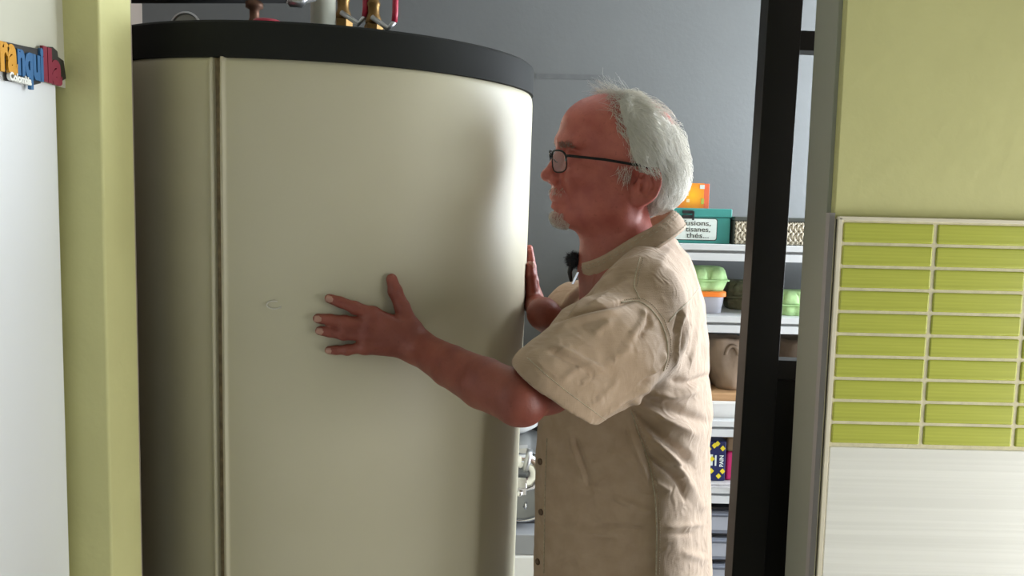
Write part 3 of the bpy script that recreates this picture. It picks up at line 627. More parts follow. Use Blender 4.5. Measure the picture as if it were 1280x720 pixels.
# ------------------------------------------------------------------ organic surfaces: distance fields skinned with sparse surface nets
F4 = np.float32
def A3(p): return np.asarray(p, F4)
def cap(p, a, b, r1, r2=None):
    r2 = r1 if r2 is None else r2; a = A3(a); b = A3(b); ba = b - a
    t = np.clip(((p - a) @ ba) / max(float(ba @ ba), 1e-12), 0, 1)
    return np.sqrt((((p - a) - t[:, None]*ba)**2).sum(1)) - (r1 + (r2 - r1)*t)
def ell(p, c, r, R=None):
    q = p - A3(c)
    if R is not None: q = q @ A3(R).T
    r = A3(r); k0 = np.sqrt(((q/r)**2).sum(1)); k1 = np.sqrt(((q/(r*r))**2).sum(1)) + 1e-9
    return k0*(k0 - 1)/k1
def smin(a, b, k):
    h = np.maximum(k - np.abs(a - b), 0)/k
    return np.minimum(a, b) - h*h*k*0.25
def smax(a, b, k): return -smin(-a, -b, k)
def poly_cap(p, pts, rs, k=0.0):
    d = None
    for i in range(len(pts)-1):
        e = cap(p, pts[i], pts[i+1], rs[i], rs[i+1]); d = e if d is None else (np.minimum(d, e) if not k else smin(d, e, k))
    return d
def nets(f, lo, hi, h, B=8):
    "skin the zero level of f inside the box lo..hi with cells of size h"
    lo = np.asarray(lo, float); nb = np.ceil((np.asarray(hi) - lo)/(B*h)).astype(int)
    I = np.stack(np.meshgrid(*[np.arange(n) for n in nb], indexing='ij'), -1).reshape(-1, 3)
    cen = (lo + (I + 0.5)*B*h).astype(F4)
    val = np.concatenate([f(c) for c in np.array_split(cen, max(1, len(cen)//200000 + 1))])
    I = I[np.abs(val) < B*h*0.87*1.6]
    N = (nb*B + 2).astype(np.int64); key = lambda i: (i[..., 0]*N[1] + i[..., 1])*N[2] + i[..., 2]
    g = np.stack(np.meshgrid(*[np.arange(B+1)]*3, indexing='ij'), -1)
    VK, VP, ED = [], [], [[], [], []]
    corners = np.array([[(k >> 2) & 1, (k >> 1) & 1, k & 1] for k in range(8)])
    edges = [(a, b) for a in range(8) for b in range(a+1, 8) if np.abs(corners[a]-corners[b]).sum() == 1]
    for ch in np.array_split(I, max(1, len(I)//400 + 1)):
        if not len(ch): continue
        G = ch[:, None, None, None, :]*B + g
        V = f((lo + G.reshape(-1, 3)*h).astype(F4)).reshape(len(ch), B+1, B+1, B+1)
        S = V < 0
        cv = np.stack([V[:, c[0]:B+c[0], c[1]:B+c[1], c[2]:B+c[2]] for c in corners], -1)
        cs = cv < 0; n_in = cs.sum(-1); act = (n_in > 0) & (n_in < 8)
        w_ = cv[act]; s_ = cs[act]; base = G[:, :B, :B, :B][act]
        acc = np.zeros((len(w_), 3)); cnt = np.zeros(len(w_))
        for a, b in edges:
            x = s_[:, a] != s_[:, b]; t = np.where(x, w_[:, a]/np.where(x, w_[:, a]-w_[:, b], 1), 0)
            acc += x[:, None]*(corners[a] + t[:, None]*(corners[b]-corners[a])); cnt += x
        VK.append(key(base)); VP.append(lo + (base + acc/cnt[:, None])*h)
        for ax in range(3):
            d = [0, 0, 0]; d[ax] = 1
            s0 = S[:, :B, :B, :B]; s1 = S[:, d[0]:B+d[0], d[1]:B+d[1], d[2]:B+d[2]]
            x = s0 != s1; ED[ax].append((G[:, :B, :B, :B][x], s0[x]))
    VK = np.concatenate(VK); VP = np.concatenate(VP)
    VK, ix = np.unique(VK, return_index=True); VP = VP[ix]
    quads = []
    for ax in range(3):
        b = np.concatenate([e[0] for e in ED[ax]]); s = np.concatenate([e[1] for e in ED[ax]])
        u = np.zeros(3, int); v = np.zeros(3, int); u[(ax+1) % 3] = 1; v[(ax+2) % 3] = 1
        ks = np.stack([key(b-u-v), key(b-v), key(b), key(b-u)], 1)
        id_ = np.searchsorted(VK, ks); id_ = np.minimum(id_, len(VK)-1); ok = (VK[id_] == ks).all(1)
        q = id_[ok]; q[~s[ok]] = q[~s[ok]][:, ::-1]; quads.append(q)
    return VP, np.concatenate(quads)
def mesh_np(name, V, Q):
    me = bpy.data.meshes.new(name); me.vertices.add(len(V)); me.vertices.foreach_set('co', np.ascontiguousarray(V, np.float32).ravel())
    k = Q.shape[1]; me.loops.add(Q.size); me.loops.foreach_set('vertex_index', Q.astype(np.int32).ravel())
    me.polygons.add(len(Q)); me.polygons.foreach_set('loop_start', np.arange(0, Q.size, k, dtype=np.int32)); me.polygons.foreach_set('loop_total', np.full(len(Q), k, np.int32))
    me.polygons.foreach_set('use_smooth', np.ones(len(Q), bool)); me.update(); me.validate(); return me
def vnormals(V, Q):
    n = np.zeros_like(V); a = np.cross(V[Q[:, 2]]-V[Q[:, 0]], V[Q[:, 3]]-V[Q[:, 1]])
    for k in range(4): np.add.at(n, Q[:, k], a)
    return n/(np.linalg.norm(n, axis=1, keepdims=True)+1e-12)
def relax(V, Q, it=1, lam=0.5):
    n = len(V)
    for _ in range(it):
        acc = np.zeros_like(V); c = np.zeros(n)
        for k in range(4):
            np.add.at(acc, Q[:, k], V[Q[:, (k+1) % 4]]); np.add.at(c, Q[:, k], 1)
        V = V*(1-lam) + lam*acc/np.maximum(c, 1)[:, None]
    return V

# ------------------------------------------------------------------ the man: layout
YH = 1.44                                  # distance of head and spine into the room
HC = U(770, 200, YH - 0.015)               # head frame: forward, left side (towards the camera), up; millimetres
ya = math.radians(7)
HF = -CR*math.cos(ya) - CF*math.sin(ya); HS = -CF*math.cos(ya) + CR*math.sin(ya); HU = CU
_rl = math.radians(9)                      # head leans a little towards the camera
HS, HU = HS*math.cos(_rl) - HU*math.sin(_rl), HU*math.cos(_rl) + HS*math.sin(_rl)
def HP(f, s, v): return HC + (HF*f + HS*s + HU*v)*0.001
HM = np.stack([HF, HS, HU]).astype(F4)
def to_head(p): return ((p - A3(HC)) @ HM.T)*1000
def head_sdf(P):
    q = to_head(P); a = q.copy(); a[:, 1] = np.abs(a[:, 1])
    d = ell(a, (-8, 0, 34), (98, 77, 81))
    d = smin(d, ell(a, (38, 0, 50), (62, 60, 55)), 25)                 # forehead
    d = smin(d, ell(a, (-52, 0, -10), (54, 62, 58)), 30)               # back of the skull
    d = smin(d, ell(a, (42, 0, -42), (62, 60, 74)), 22)                # face
    d = smin(d, cap(a, (92, 0, -100), (2, 52, -80), 17, 21), 26)       # jaw
    d = smin(d, ell(a, (48, 0, -96), (46, 44, 26)), 20)                # under the chin
    d = smin(d, ell(a, (24, 48, -55), (34, 19, 42)), 20)               # cheek and jaw muscle
    d = smin(d, ell(a, (72, 44, -26), (26, 18, 18)), 16)               # cheekbone
    d = smin(d, cap(a, (98, 8, 31), (82, 46, 30), 11, 10), 16)         # brow ridge
    d = smin(d, ell(a, (-10, 60, 20), (52, 18, 40)), 18)               # temple
    d = smax(d, -ell(a, (112, 33, 2), (24, 20, 15)), 12)               # eye socket
    d = smin(d, ell(a, (84, 33, 0), (16, 18, 15)), 5)                  # lids
    d = smax(d, -ell(a, (101, 34, -1), (8, 13, 3.4)), 2.5)             # eye opening
    d = smin(d, cap(a, (86, 22, -16), (84, 42, -14), 6, 5), 9)         # bag under the eye
    d = smin(d, cap(a, (98, 0, 16), (116, 0, -24), 8, 11), 11)         # nose bridge
    d = smin(d, ell(a, (121, 0, -29), (13, 12, 11)), 7)                # nose tip
    d = smin(d, ell(a, (109, 12, -36), (12, 7.5, 9)), 5)               # wing of the nose
    d = smax(d, -ell(a, (112, 6, -45), (7, 3.2, 4.5)), 3)              # nostril
    d = smin(d, ell(a, (100, 0, -62), (16, 26, 19)), 11)               # upper jaw
    d = smin(d, cap(a, (110, 0, -67), (95, 24, -75), 6, 4), 5)         # upper lip
    d = smin(d, cap(a, (108, 0, -83), (95, 21, -77), 6.5, 4), 5)       # lower lip
    d = smax(d, -cap(a, (118, 0, -75.5), (96, 28, -78), 2.6, 2.0), 3)  # mouth line
    d = smin(d, ell(a, (98, 0, -101), (16, 22, 15)), 9)                # chin
    d = smax(d, -cap(a, (112, 0, -92), (104, 15, -91), 3, 2), 6)       # fold above the chin
    d = smax(d, -poly_cap(a, [(104, 18, -40), (92, 36, -62), (84, 38, -84)], [2.2, 2.0, 1.0]), 7)   # fold beside the mouth
    for v, w_ in ((58, 40), (70, 36), (82, 30)):                       # forehead creases
        d = smax(d, -poly_cap(a, [(103-(v-50)*0.75, 0, v+2), (95-(v-50)*0.8, 26, v), (80-(v-50)*0.8, w_+6, v-2)], [1.4, 1.4, 0.8]), 3.5)
    for k in range(3):                                                 # crow's feet
        d = smax(d, -cap(a, (72, 53, 0-4*k), (58, 59, 8-11*k), 0.8, 0.4), 2.5)
    # ear
    dz = a - A3((-37, 71, -44)); c, s = math.cos(-0.22), math.sin(-0.22)
    e = np.stack([dz[:, 0]*c - dz[:, 2]*s, dz[:, 1] - 0.25*(-dz[:, 0]*c + dz[:, 2]*s)*0.9, dz[:, 0]*s + dz[:, 2]*c], 1)
    er = ell(e, (0, 0, 0), (19, 6.0, 33))
    rim = np.abs(np.sqrt((e[:, 0]/17)**2 + ((e[:, 2]-4)/28)**2) - 1)*15
    rim = np.sqrt(rim**2 + (e[:, 1]-6.5)**2) - 3.4
    rim = np.where((e[:, 0] > 6) & (e[:, 2] < 12), 99, rim)
    er = smax(er, -ell(e, (2, 8, 4), (12.5, 6, 21)), 2)                # hollow inside the rim
    er = smin(er, poly_cap(e, [(2, 4, 18), (-6, 5, 4), (-3, 5, -12)], [2.6, 3.0, 2.4]), 2.5)   # inner fold
    er = smin(er, rim, 2.5)
    er = smin(er, ell(e, (6, 3, -25), (9, 5, 10)), 5)                  # lobe
    er = smax(er, -ell(e, (6, 7, -4), (7, 9, 9)), 2)                   # concha
    er = smin(er, ell(e, (14, 4, -5), (4.0, 4, 7)), 2.5)               # tragus
    d = smin(d, er, 5)
    # neck
    d = smin(d, cap(a, (6, 0, -70), (-22, 0, -200), 60, 66), 26)
    d = smin(d, cap(a, (-32, 56, -62), (38, 18, -185), 11, 10), 14)
    d = smin(d, cap(a, (34, 0, -128), (36, 0, -185), 22, 20), 14)
    d = smax(d, -poly_cap(a, [(50, 0, -148), (30, 44, -138), (0, 62, -122)], [1.6, 1.6, 1.0]), 6)
    d = smax(d, -poly_cap(a, [(46, 0, -166), (26, 46, -156), (-4, 64, -142)], [1.6, 1.6, 1.0]), 6)
    return d*0.001
# ---- near (left) arm
S1 = U(800, 378, 1.30); M1 = U(684, 480, 1.135); E1 = U(648, 498, 1.085); W1 = None
def TP(px, py, off):
    an, h = tank_hit(px, py); return cyl(an, h, off)
W1 = TP(512, 429, 0.034)
fing = {  # px of knuckle, middle joint, last joint, tip ; radii in mm
 'index': [(463, 390), (441.5, 382.6), (425, 376.6), (411.5, 372.2)], 'middle': [(458, 403.5), (429, 400), (412, 398), (397.5, 397)],
 'ring': [(456, 416.5), (428, 415.5), (412, 413.5), (400, 412.2)], 'little': [(454, 431), (433, 435), (420, 436), (411, 436.4)]}
frad = {'index': (9.8, 8.8, 8.0, 7.0), 'middle': (9.8, 8.9, 8.0, 7.2), 'ring': (9.4, 8.4, 7.7, 6.9), 'little': (8.6, 7.5, 6.8, 6.2)}
foff = (0.017, 0.0135, 0.0085, 0.0065)
HAND = {k: [TP(x, y, o + 0.0012) for (x, y), o in zip(v, foff)] for k, v in fing.items()}
THUMB = [TP(507, 408, 0.024), TP(498, 382, 0.017), TP(491, 363, 0.0115), TP(487.5, 348, 0.0085)]
TRAD = (14, 12.2, 10.5, 8.8)
WB = TP(500, 421, 0.026)
def arm1_sdf(P):
    d = cap(P, S1, M1, 0.050, 0.040)
    d = smin(d, cap(P, M1, E1, 0.039, 0.032), 0.02)
    dn = np.array([0, 0, -0.004])
    d = smin(d, poly_cap(P, [E1, E1*0.68 + W1*0.32 + dn, E1*0.35 + W1*0.65 + dn, W1], (0.0365, 0.0370, 0.0315, 0.0262), 0.006), 0.014)
    d = smin(d, cap(P, E1 + np.array([0.012, -0.002, -0.014]), E1 + np.array([0.004, 0, -0.012]), 0.017, 0.018), 0.02)   # point of the elbow
    # hand
    h = cap(P, W1, WB, 0.0235, 0.0195)
    for k in HAND:
        kn = HAND[k][0]
        t = {'index': 0.25, 'middle': 0.05, 'ring': -0.12, 'little': -0.3}[k]
        root = WB + np.array([0.0, 0.0, 0.045])*t
        h = smin(h, cap(P, root, kn, 0.0155, 0.0112), 0.012)
    h = smin(h, cap(P, WB, THUMB[0], 0.016, 0.0145), 0.014)
    h = smin(h, cap(P, THUMB[0], HAND['index'][0]*0.6 + WB*0.4, 0.011, 0.010), 0.014)
    d = smin(d, h, 0.016)
    for k, J in HAND.items():
        r = [x*0.001*1.05 for x in frad[k]]
        fd = poly_cap(P, J, r, 0.003)
        fd = smin(fd, ell(P, J[1], (r[1]*1.10,)*3), 0.003)                   # knuckle
        fd = smin(fd, ell(P, J[0] + cyl_n(-75)*0.003, (0.0105,)*3), 0.006)
        d = smin(d, fd, 0.0055)
    r = [x*0.001 for x in TRAD]
    d = smin(d, smin(poly_cap(P, THUMB, r, 0.004), ell(P, THUMB[2], (r[2]*1.05,)*3), 0.004), 0.008)
    # knuckle creases
    for k, J in HAND.items():
        ax = J[2]-J[0]; ax = ax/np.linalg.norm(ax)
        for j, n_ in ((1, 3), (2, 2)):
            nn = cyl_n(-80); sd = np.cross(ax, nn); sd /= np.linalg.norm(sd)
            for c in range(n_):
                o = J[j] + ax*(c-(n_-1)/2)*0.0030 + nn*(frad[k][j]*0.001+0.0006)
                d = smax(d, -cap(P, o - sd*0.005, o + sd*0.005, 0.0008), 0.0015)
    for k in ('index', 'middle', 'ring', 'little'):                           # tendons
        d = smin(d, cap(P, HAND[k][0] + cyl_n(-80)*0.0085, WB*0.7 + HAND[k][0]*0.3 + cyl_n(-78)*0.013, 0.0022, 0.001), 0.007)
    return d
# ---- far (right) arm and hand, flat against the side of the tank
sa, sh_ = tank_hit(655, 380)
A_T = sa + 1.0
def TQ(da, px_y, off):
    "point on the tank's right flank, da degrees round from the visible edge, level with pixel row px_y"
    h = tank_hit(653, px_y)[1]; return cyl(A_T + da, h, off)
W2 = U(679, 392, 1.50); E2 = U(745, 452, 1.60); S2 = U(790, 372, 1.62)
PALM2 = TQ(6, 385, 0.019)
TH2 = [TQ(0.5, 383, 0.017), TQ(-0.5, 363, 0.0135), TQ(-1.5, 346, 0.0110), TQ(-2, 334, 0.0095)]
F2 = [[TQ(4 + 3.1*k, 357 + k, 0.016), TQ(4.5 + 3.3*k, 338 - 2*e, 0.0120), TQ(4.5 + 3.4*k, 328 - 3*e, 0.0090), TQ(4.5 + 3.4*k, 320 - 4*e, 0.0075)] for k, e in ((0, 0), (1, 1), (2, 0.6), (3, -1.2))]
def arm2_sdf(P):
    d = cap(P, S2, E2, 0.055, 0.044)
    d = smin(d, cap(P, E2, W2, 0.042, 0.027), 0.03)
    h = cap(P, W2, PALM2, 0.026, 0.019)
    for J in F2: h = smin(h, cap(P, PALM2, J[0], 0.017, 0.0115), 0.012)
    h = smin(h, cap(P, W2*0.6+PALM2*0.4, TH2[0], 0.018, 0.0145), 0.014)
    d = smin(d, h, 0.02)
    for J in F2: d = smin(d, poly_cap(P, J, (0.0105, 0.0092, 0.0083, 0.0072), 0.003), 0.006)
    d = smin(d, smin(poly_cap(P, TH2, (0.0145, 0.0120, 0.0102, 0.0085), 0.004), ell(P, TH2[2], (0.0108,)*3), 0.004), 0.008)
    return d
NB = HP(-22, 0, -200); PEL = U(785, 760, YH)
def inbox(P, lo, hi): return ((P > A3(lo)) & (P < A3(hi))).all(1)
def group(P, f, pts, pad, far=0.09):
    pts = np.asarray(pts); lo = pts.min(0) - pad; hi = pts.max(0) + pad
    c = np.maximum(np.maximum(A3(lo) - P, P - A3(hi)), 0); out = np.sqrt((c*c).sum(1)) + 0.03
    m_ = inbox(P, lo, hi)
    if m_.any(): out[m_] = f(P[m_])
    return out
def body_sdf(P):
    d = group(P, head_sdf, [HP(135, 80, 120), HP(-115, -80, -230), HP(135, -80, 120), HP(-115, 80, -230)], 0.03)
    d = smin(d, group(P, arm1_sdf, [S1, E1, W1, *HAND['index'], *HAND['little'], *HAND['middle'], *THUMB], 0.075), 0.03)
    d = smin(d, group(P, arm2_sdf, [S2, E2, W2, *TH2, *[j for f in F2 for j in f]], 0.07), 0.03)
    t = cap(P, S1*0.85 + S2*0.15, S2*0.85 + S1*0.15, 0.055)
    t = smin(t, cap(P, NB, PEL, 0.075, 0.095), 0.08)
    return smin(d, t, 0.03)
# ------------------------------------------------------------------ the man: skin
import time as _t; _t0 = _t.time()
def skin_mat():
    m = bpy.data.materials.new('skin'); m.use_nodes = True; MATS['skin'] = m; nt = m.node_tree; b = nt.nodes['Principled BSDF']
    tc = nt.nodes.new('ShaderNodeTexCoord')
    n1 = nt.nodes.new('ShaderNodeTexNoise'); n1.inputs['Scale'].default_value = 28; n1.inputs['Detail'].default_value = 4
    nt.links.new(tc.outputs['Object'], n1.inputs[0])
    r = nt.nodes.new('ShaderNodeValToRGB'); e = r.color_ramp.elements
    e[0].position = 0.33; e[0].color = (0.41, 0.098, 0.076, 1); e[1].position = 0.68; e[1].color = (0.55, 0.160, 0.122, 1)
    nt.links.new(n1.outputs[0], r.inputs[0])
    n2 = nt.nodes.new('ShaderNodeTexNoise'); n2.inputs['Scale'].default_value = 170; n2.inputs['Detail'].default_value = 2
    nt.links.new(tc.outputs['Object'], n2.inputs[0])
    r2 = nt.nodes.new('ShaderNodeValToRGB'); r2.color_ramp.elements[0].position = 0.62; r2.color_ramp.elements[1].position = 0.74
    r2.color_ramp.elements[0].color = (0, 0, 0, 1); r2.color_ramp.elements[1].color = (0.35, 0.35, 0.35, 1)
    nt.links.new(n2.outputs[0], r2.inputs[0])
    mx = nt.nodes.new('ShaderNodeMixRGB'); mx.inputs[2].default_value = (0.27, 0.07, 0.045, 1)
    nt.links.new(r2.outputs[0], mx.inputs[0]); nt.links.new(r.outputs[0], mx.inputs[1]); 
    sx_ = nt.nodes.new('ShaderNodeSeparateXYZ'); nt.links.new(tc.outputs['Object'], sx_.inputs[0])          # shade on forearms and hands put into the skin colour by height
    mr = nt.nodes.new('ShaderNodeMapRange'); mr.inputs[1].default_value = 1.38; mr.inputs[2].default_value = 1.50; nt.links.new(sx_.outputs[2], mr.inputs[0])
    arm_shade = nt.nodes.new('ShaderNodeMixRGB'); arm_shade.blend_type = 'MULTIPLY'; arm_shade.inputs[2].default_value = (0.50, 0.47, 0.41, 1)
    iv = nt.nodes.new('ShaderNodeMath'); iv.operation = 'SUBTRACT'; iv.inputs[0].default_value = 1.0; nt.links.new(mr.outputs[0], iv.inputs[1]); nt.links.new(iv.outputs[0], arm_shade.inputs[0])
    nt.links.new(mx.outputs[0], arm_shade.inputs[1]); nt.links.new(arm_shade.outputs[0], b.inputs['Base Color'])
    bp = nt.nodes.new('ShaderNodeBump'); bp.inputs['Strength'].default_value = 0.35; bp.inputs['Distance'].default_value = 0.0012
    n3 = nt.nodes.new('ShaderNodeTexNoise'); n3.inputs['Scale'].default_value = 420; n3.inputs['Detail'].default_value = 3
    nt.links.new(tc.outputs['Object'], n3.inputs[0]); nt.links.new(n3.outputs[0], bp.inputs['Height']); nt.links.new(bp.outputs[0], b.inputs['Normal'])
    b.inputs['Roughness'].default_value = 0.48; b.inputs['Subsurface Weight'].default_value = 0.12
    b.inputs['Subsurface Radius'].default_value = (0.010, 0.0035, 0.002); b.inputs['Subsurface Scale'].default_value = 0.5
skin_mat()
FEET = np.array([PEL[0], YH, 0.0])
man = thing('person', 'white-haired man in glasses and beige short-sleeved shirt steadying the tank with both hands', 'person', FEET)
pts = np.array([HP(135, 80, 125), HP(-120, -80, 125), HP(-120, 80, -230), S1, E1, W1, S2, E2, W2, PEL, *HAND['middle'], *THUMB, *F2[1]])
BV, BQ = nets(body_sdf, pts.min(0) - 0.11, pts.max(0) + 0.11, 0.0023)
BV = relax(BV, BQ, 1, 0.4)
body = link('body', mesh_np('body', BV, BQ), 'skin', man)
print('body', len(BV), round(_t.time() - _t0, 1))
# nails of the near hand, one on the far thumb
mat('nail', (0.42, 0.23, 0.18), 0.3)
def nail(tip, prev, nrm, w_, l):
    ax = tip - prev; ax /= np.linalg.norm(ax); nrm = nrm - ax*(nrm@ax); nrm /= np.linalg.norm(nrm); sd = np.cross(ax, nrm)
    P = []
    for i in range(7):
        t = i/6; row = []
        for j in range(7):
            s_ = (j/6*2-1); ww = w_*(1 - 0.25*(2*t-1)**4)
            row.append(tip + ax*(t-0.55)*l + sd*s_*ww + nrm*(-0.45*ww*s_*s_ - 0.0012*max(0, t-0.6)))
        P.append(row)
    MB().grid(P).build('fingernail', 'nail', body, smooth=True, solid=0.0006)
for k, J in HAND.items(): nail(J[3] + cyl_n(-82)*(frad[k][3]*0.001+0.0002), J[2] + cyl_n(-82)*frad[k][2]*0.001, cyl_n(-82), 0.0052 if k != 'little' else 0.0044, 0.0115)
nail(THUMB[3] + (cyl_n(-72)*0.9+np.array([0.25,0,0]))*0.0078, THUMB[2] + cyl_n(-72)*0.0093, cyl_n(-72)+np.array([0.3,0,0]), 0.0064, 0.0135)
nail(TH2[3] + np.array([0.0035, -0.0076, 0.002]), TH2[2] + np.array([0.003, -0.0085, 0.0]), np.array([0.25, -1.0, 0.1]), 0.0056, 0.0125)
# eyes
mat('eye_white', (0.62, 0.56, 0.52), 0.2); mat('iris', (0.10, 0.12, 0.12), 0.15)
for s in (1, -1):
    c = HP(85.5, 33*s, 0); MB().lathe([(0.0002, -0.012)] + [(0.012*math.sin(t), -0.012*math.cos(t)) for t in np.linspace(0.15, 2.55, 14)] + [(0.0002, 0.0105)], c, HF, 20).build('eye', 'eye_white', man, smooth=True, fix=True)
    eo = [o for o in man.children if o.name.startswith('eye')][-1]
    MB().lathe([(0.0060, 0.0102), (0.0058, 0.0110), (0.003, 0.0121), (0.0002, 0.0124)], c, HF, 20).build('iris', 'iris', eo, smooth=True)
bvh = BVHTree.FromPolygons([tuple(v) for v in BV], [tuple(q) for q in BQ])

# ------------------------------------------------------------------ hair
def hair_mat(name):
    m = bpy.data.materials.new(name); m.use_nodes = True; MATS[name] = m; nt = m.node_tree; b = nt.nodes['Principled BSDF']
    g = nt.nodes.new('ShaderNodeNewGeometry'); r = nt.nodes.new('ShaderNodeValToRGB')
    r.color_ramp.elements[0].color = (0.82, 0.79, 0.70, 1); r.color_ramp.elements[1].color = (1.0, 0.97, 0.90, 1)
    nt.links.new(g.outputs['Random Per Island'], r.inputs[0]); nt.links.new(r.outputs[0], b.inputs['Base Color'])
    b.inputs['Roughness'].default_value = 0.5
    tl = nt.nodes.new('ShaderNodeBsdfTranslucent'); mx = nt.nodes.new('ShaderNodeMixShader'); mx.inputs[0].default_value = 0.12
    nt.links.new(r.outputs[0], tl.inputs[0]); nt.links.new(b.outputs[0], mx.inputs[1]); nt.links.new(tl.outputs[0], mx.inputs[2]); nt.links.new(mx.outputs[0], nt.nodes['Material Output'].inputs[0])
hair_mat('hair_white'); mat('brow_grey', (0.42, 0.36, 0.30), 0.6, nscale=90, namt=0.4)
HLV = [-130, -98, -62, -40, -14, -9, 11, 43, 79, 104, 125]; HLF = [-62, -60, -57, -60, -44, -20, -5, 5, 12, 12, 8]
def hair_edge(v): return np.interp(v, HLV, HLF)
def hair_sdf(P):
    q = to_head(P); a = q.copy(); a[:, 1] = np.abs(a[:, 1])
    d = ell(a, (-10, 0, 36), (100, 82, 83))
    d = smin(d, ell(a, (-66, 0, -22), (60, 73, 64)), 30)
    d = smin(d, ell(a, (-30, 64, 14), (34, 21, 40)), 20)
    n = (np.sin(q[:, 2]*0.33 + q[:, 0]*0.21 + q[:, 1]*0.1) + np.sin(q[:, 2]*0.17 - q[:, 0]*0.36 + 2*np.sin(q[:, 1]*0.11)) )*0.8
    d = d + n
    d = smax(d, -ell(a, (-76, 0, 98), (58, 62, 44)), 12)               # thin crown
    d = smax(d, -ell(a, (14, 30, 122), (24, 30, 22)), 8)
    d = smax(d, q[:, 0] - hair_edge(q[:, 2]).astype(F4), 7)
    d = smax(d, -100 - q[:, 2] + 0.12*(q[:, 0]+90), 10)
    return d*0.001
HVv, HQq = nets(hair_sdf, HP(30, 0, 0) - 0.24, HP(-60, 0, 0) + 0.24, 0.0030)
hair_me = mesh_np('hair', HVv, HQq)
rng = np.random.default_rng(11)
hb = BVHTree.FromPolygons([tuple(v) for v in HVv], [tuple(q) for q in HQq])
def strands(roots, dirs, length, r0, steps, curl, surf, lift, clump=0.0):
    "thin tapered locks: grow along dirs, kept lift above the surface they grow from"
    V = []; Q = []
    for i in range(len(roots)):
        p = np.array(roots[i]); d = np.array(dirs[i]); d /= np.linalg.norm(d)+1e-9; L = length[i]/steps; pts = [p]
        cv = rng.normal(size=3)*curl
        for s in range(steps):
            d = d + cv*0.3 + rng.normal(size=3)*curl*0.25 + np.array([0, 0, -0.05]); 
            p2 = p + d/np.linalg.norm(d)*L
            if surf is not None:
                loc, nor, _, dist = surf.find_nearest(Vector(p2))
                nor = np.array(nor); hgt = (p2 - np.array(loc)) @ nor
                tgt = lift*(0.3 + rng.uniform(0, 1)*(s+1)/steps)
                if hgt < tgt: p2 = p2 + nor*(tgt - hgt)
                elif hgt > lift*2.2: p2 = p2 - nor*(hgt - lift*2.2)*0.7
            d = p2 - p; d /= np.linalg.norm(d)+1e-9; p = p2; pts.append(p)
        b = len(V); e = np.cross(d, [0.3, 0.9, 0.2]); e /= np.linalg.norm(e)+1e-9; g = np.cross(d, e)
        for s, p in enumerate(pts):
            r = r0*(1 - 0.75*s/steps)
            V += [p + r*e, p - r*0.5*e + r*0.87*g, p - r*0.5*e - r*0.87*g]
        for s in range(steps):
            for k in range(3): Q.append((b+3*s+k, b+3*s+(k+1) % 3, b+3*s+3+(k+1) % 3, b+3*s+3+k))
    return np.array(V), np.array(Q)
def comb(q):
    "combing direction at head-frame point q (mm): back and down, forward wisps on top"
    f, s, v = q
    if v > 78: d = np.array([-0.9 if f < -10 else 0.1, (0.35 if s > 0 else -0.35)*1.2, -0.05])
    else: d = np.array([-0.62, 0, -0.78]) if f > -70 else np.array([-0.12, 0, -1.0])
    if v < -45: d = np.array([-0.25 if f < -80 else 0.05, 0, -0.9])
    return HF*d[0] + HS*d[1] + HU*d[2]
idx = rng.choice(len(HVv), 8000, replace=False); R_ = HVv[idx]; qh = to_head(R_.astype(F4))
keep = (qh[:, 0] < 10) & (qh[:, 2] > -96) & ~((qh[:, 2] > 62) & (qh[:, 0] < -40) & (rng.uniform(size=len(qh)) < 0.75)); R_ = R_[keep]; qh = qh[keep]
SV1, SQ1 = strands(R_, [comb(q) + rng.normal(size=3)*0.16 for q in qh], rng.uniform(0.018, 0.044, len(R_)), 0.00052, 5, 0.28, hb, 0.004)
# thin hair straight from the scalp over crown, top and hairline
qb = to_head(BV.astype(F4)); sel = np.where((qb[:, 2] > 40) & (qb[:, 0] < hair_edge(qb[:, 2]) + 14) & (np.abs(qb[:, 1]) < 90))[0]
sel = sel[~((qb[sel, 0] < -25) & (qb[sel, 2] > 50) & (rng.uniform(size=len(sel)) < 0.72))]; sel = rng.choice(sel, 1700, replace=False)
SV2, SQ2 = strands(BV[sel], [comb(q) + rng.normal(size=3)*0.25 for q in qb[sel]], rng.uniform(0.014, 0.034, len(sel)), 0.00038, 5, 0.25, bvh, 0.003)
# forward wisp standing above the forehead
wr_ = np.array([HP(rng.uniform(-20, 22), rng.uniform(-30, 30), rng.uniform(108, 117)) for _ in range(170)])
SV3, SQ3 = strands(wr_, [HF*rng.uniform(0.3, 1.0) + HU*rng.uniform(0.05, 0.55) + HS*rng.normal()*0.2 for _ in wr_], rng.uniform(0.022, 0.05, len(wr_)), 0.00030, 6, 0.16, None, 0)
def joined(name, sets):
    V = []; Q = []; n = 0
    for a, b in sets: V.append(a); Q.append(b + n); n += len(a)
    return mesh_np(name, np.concatenate(V), np.concatenate(Q))
hair = link('hair', joined('hair', [(HVv, HQq), (SV1, SQ1), (SV2, SQ2), (SV3, SQ3)]), 'hair_white', man); hair['label'] = 'wispy white hair, thin on the crown'
hair['kind'] = 'stuff'
def patch(name, test, n, length, r0, direction, m, lift=0.002, jit=0.3):
    s_ = np.where(test(qb))[0]; s_ = rng.choice(s_, min(n, len(s_)), replace=False)
    a, b = strands(BV[s_], [direction(qb[i]) + rng.normal(size=3)*jit for i in s_], rng.uniform(*length, len(s_)), r0, 4, 0.2, bvh, lift)
    o = link(name, mesh_np(name, a, b), m, man); o['kind'] = 'stuff'; return o
def dirf(f, s, v): return lambda q: HF*f + HS*s*np.sign(q[1]) + HU*v
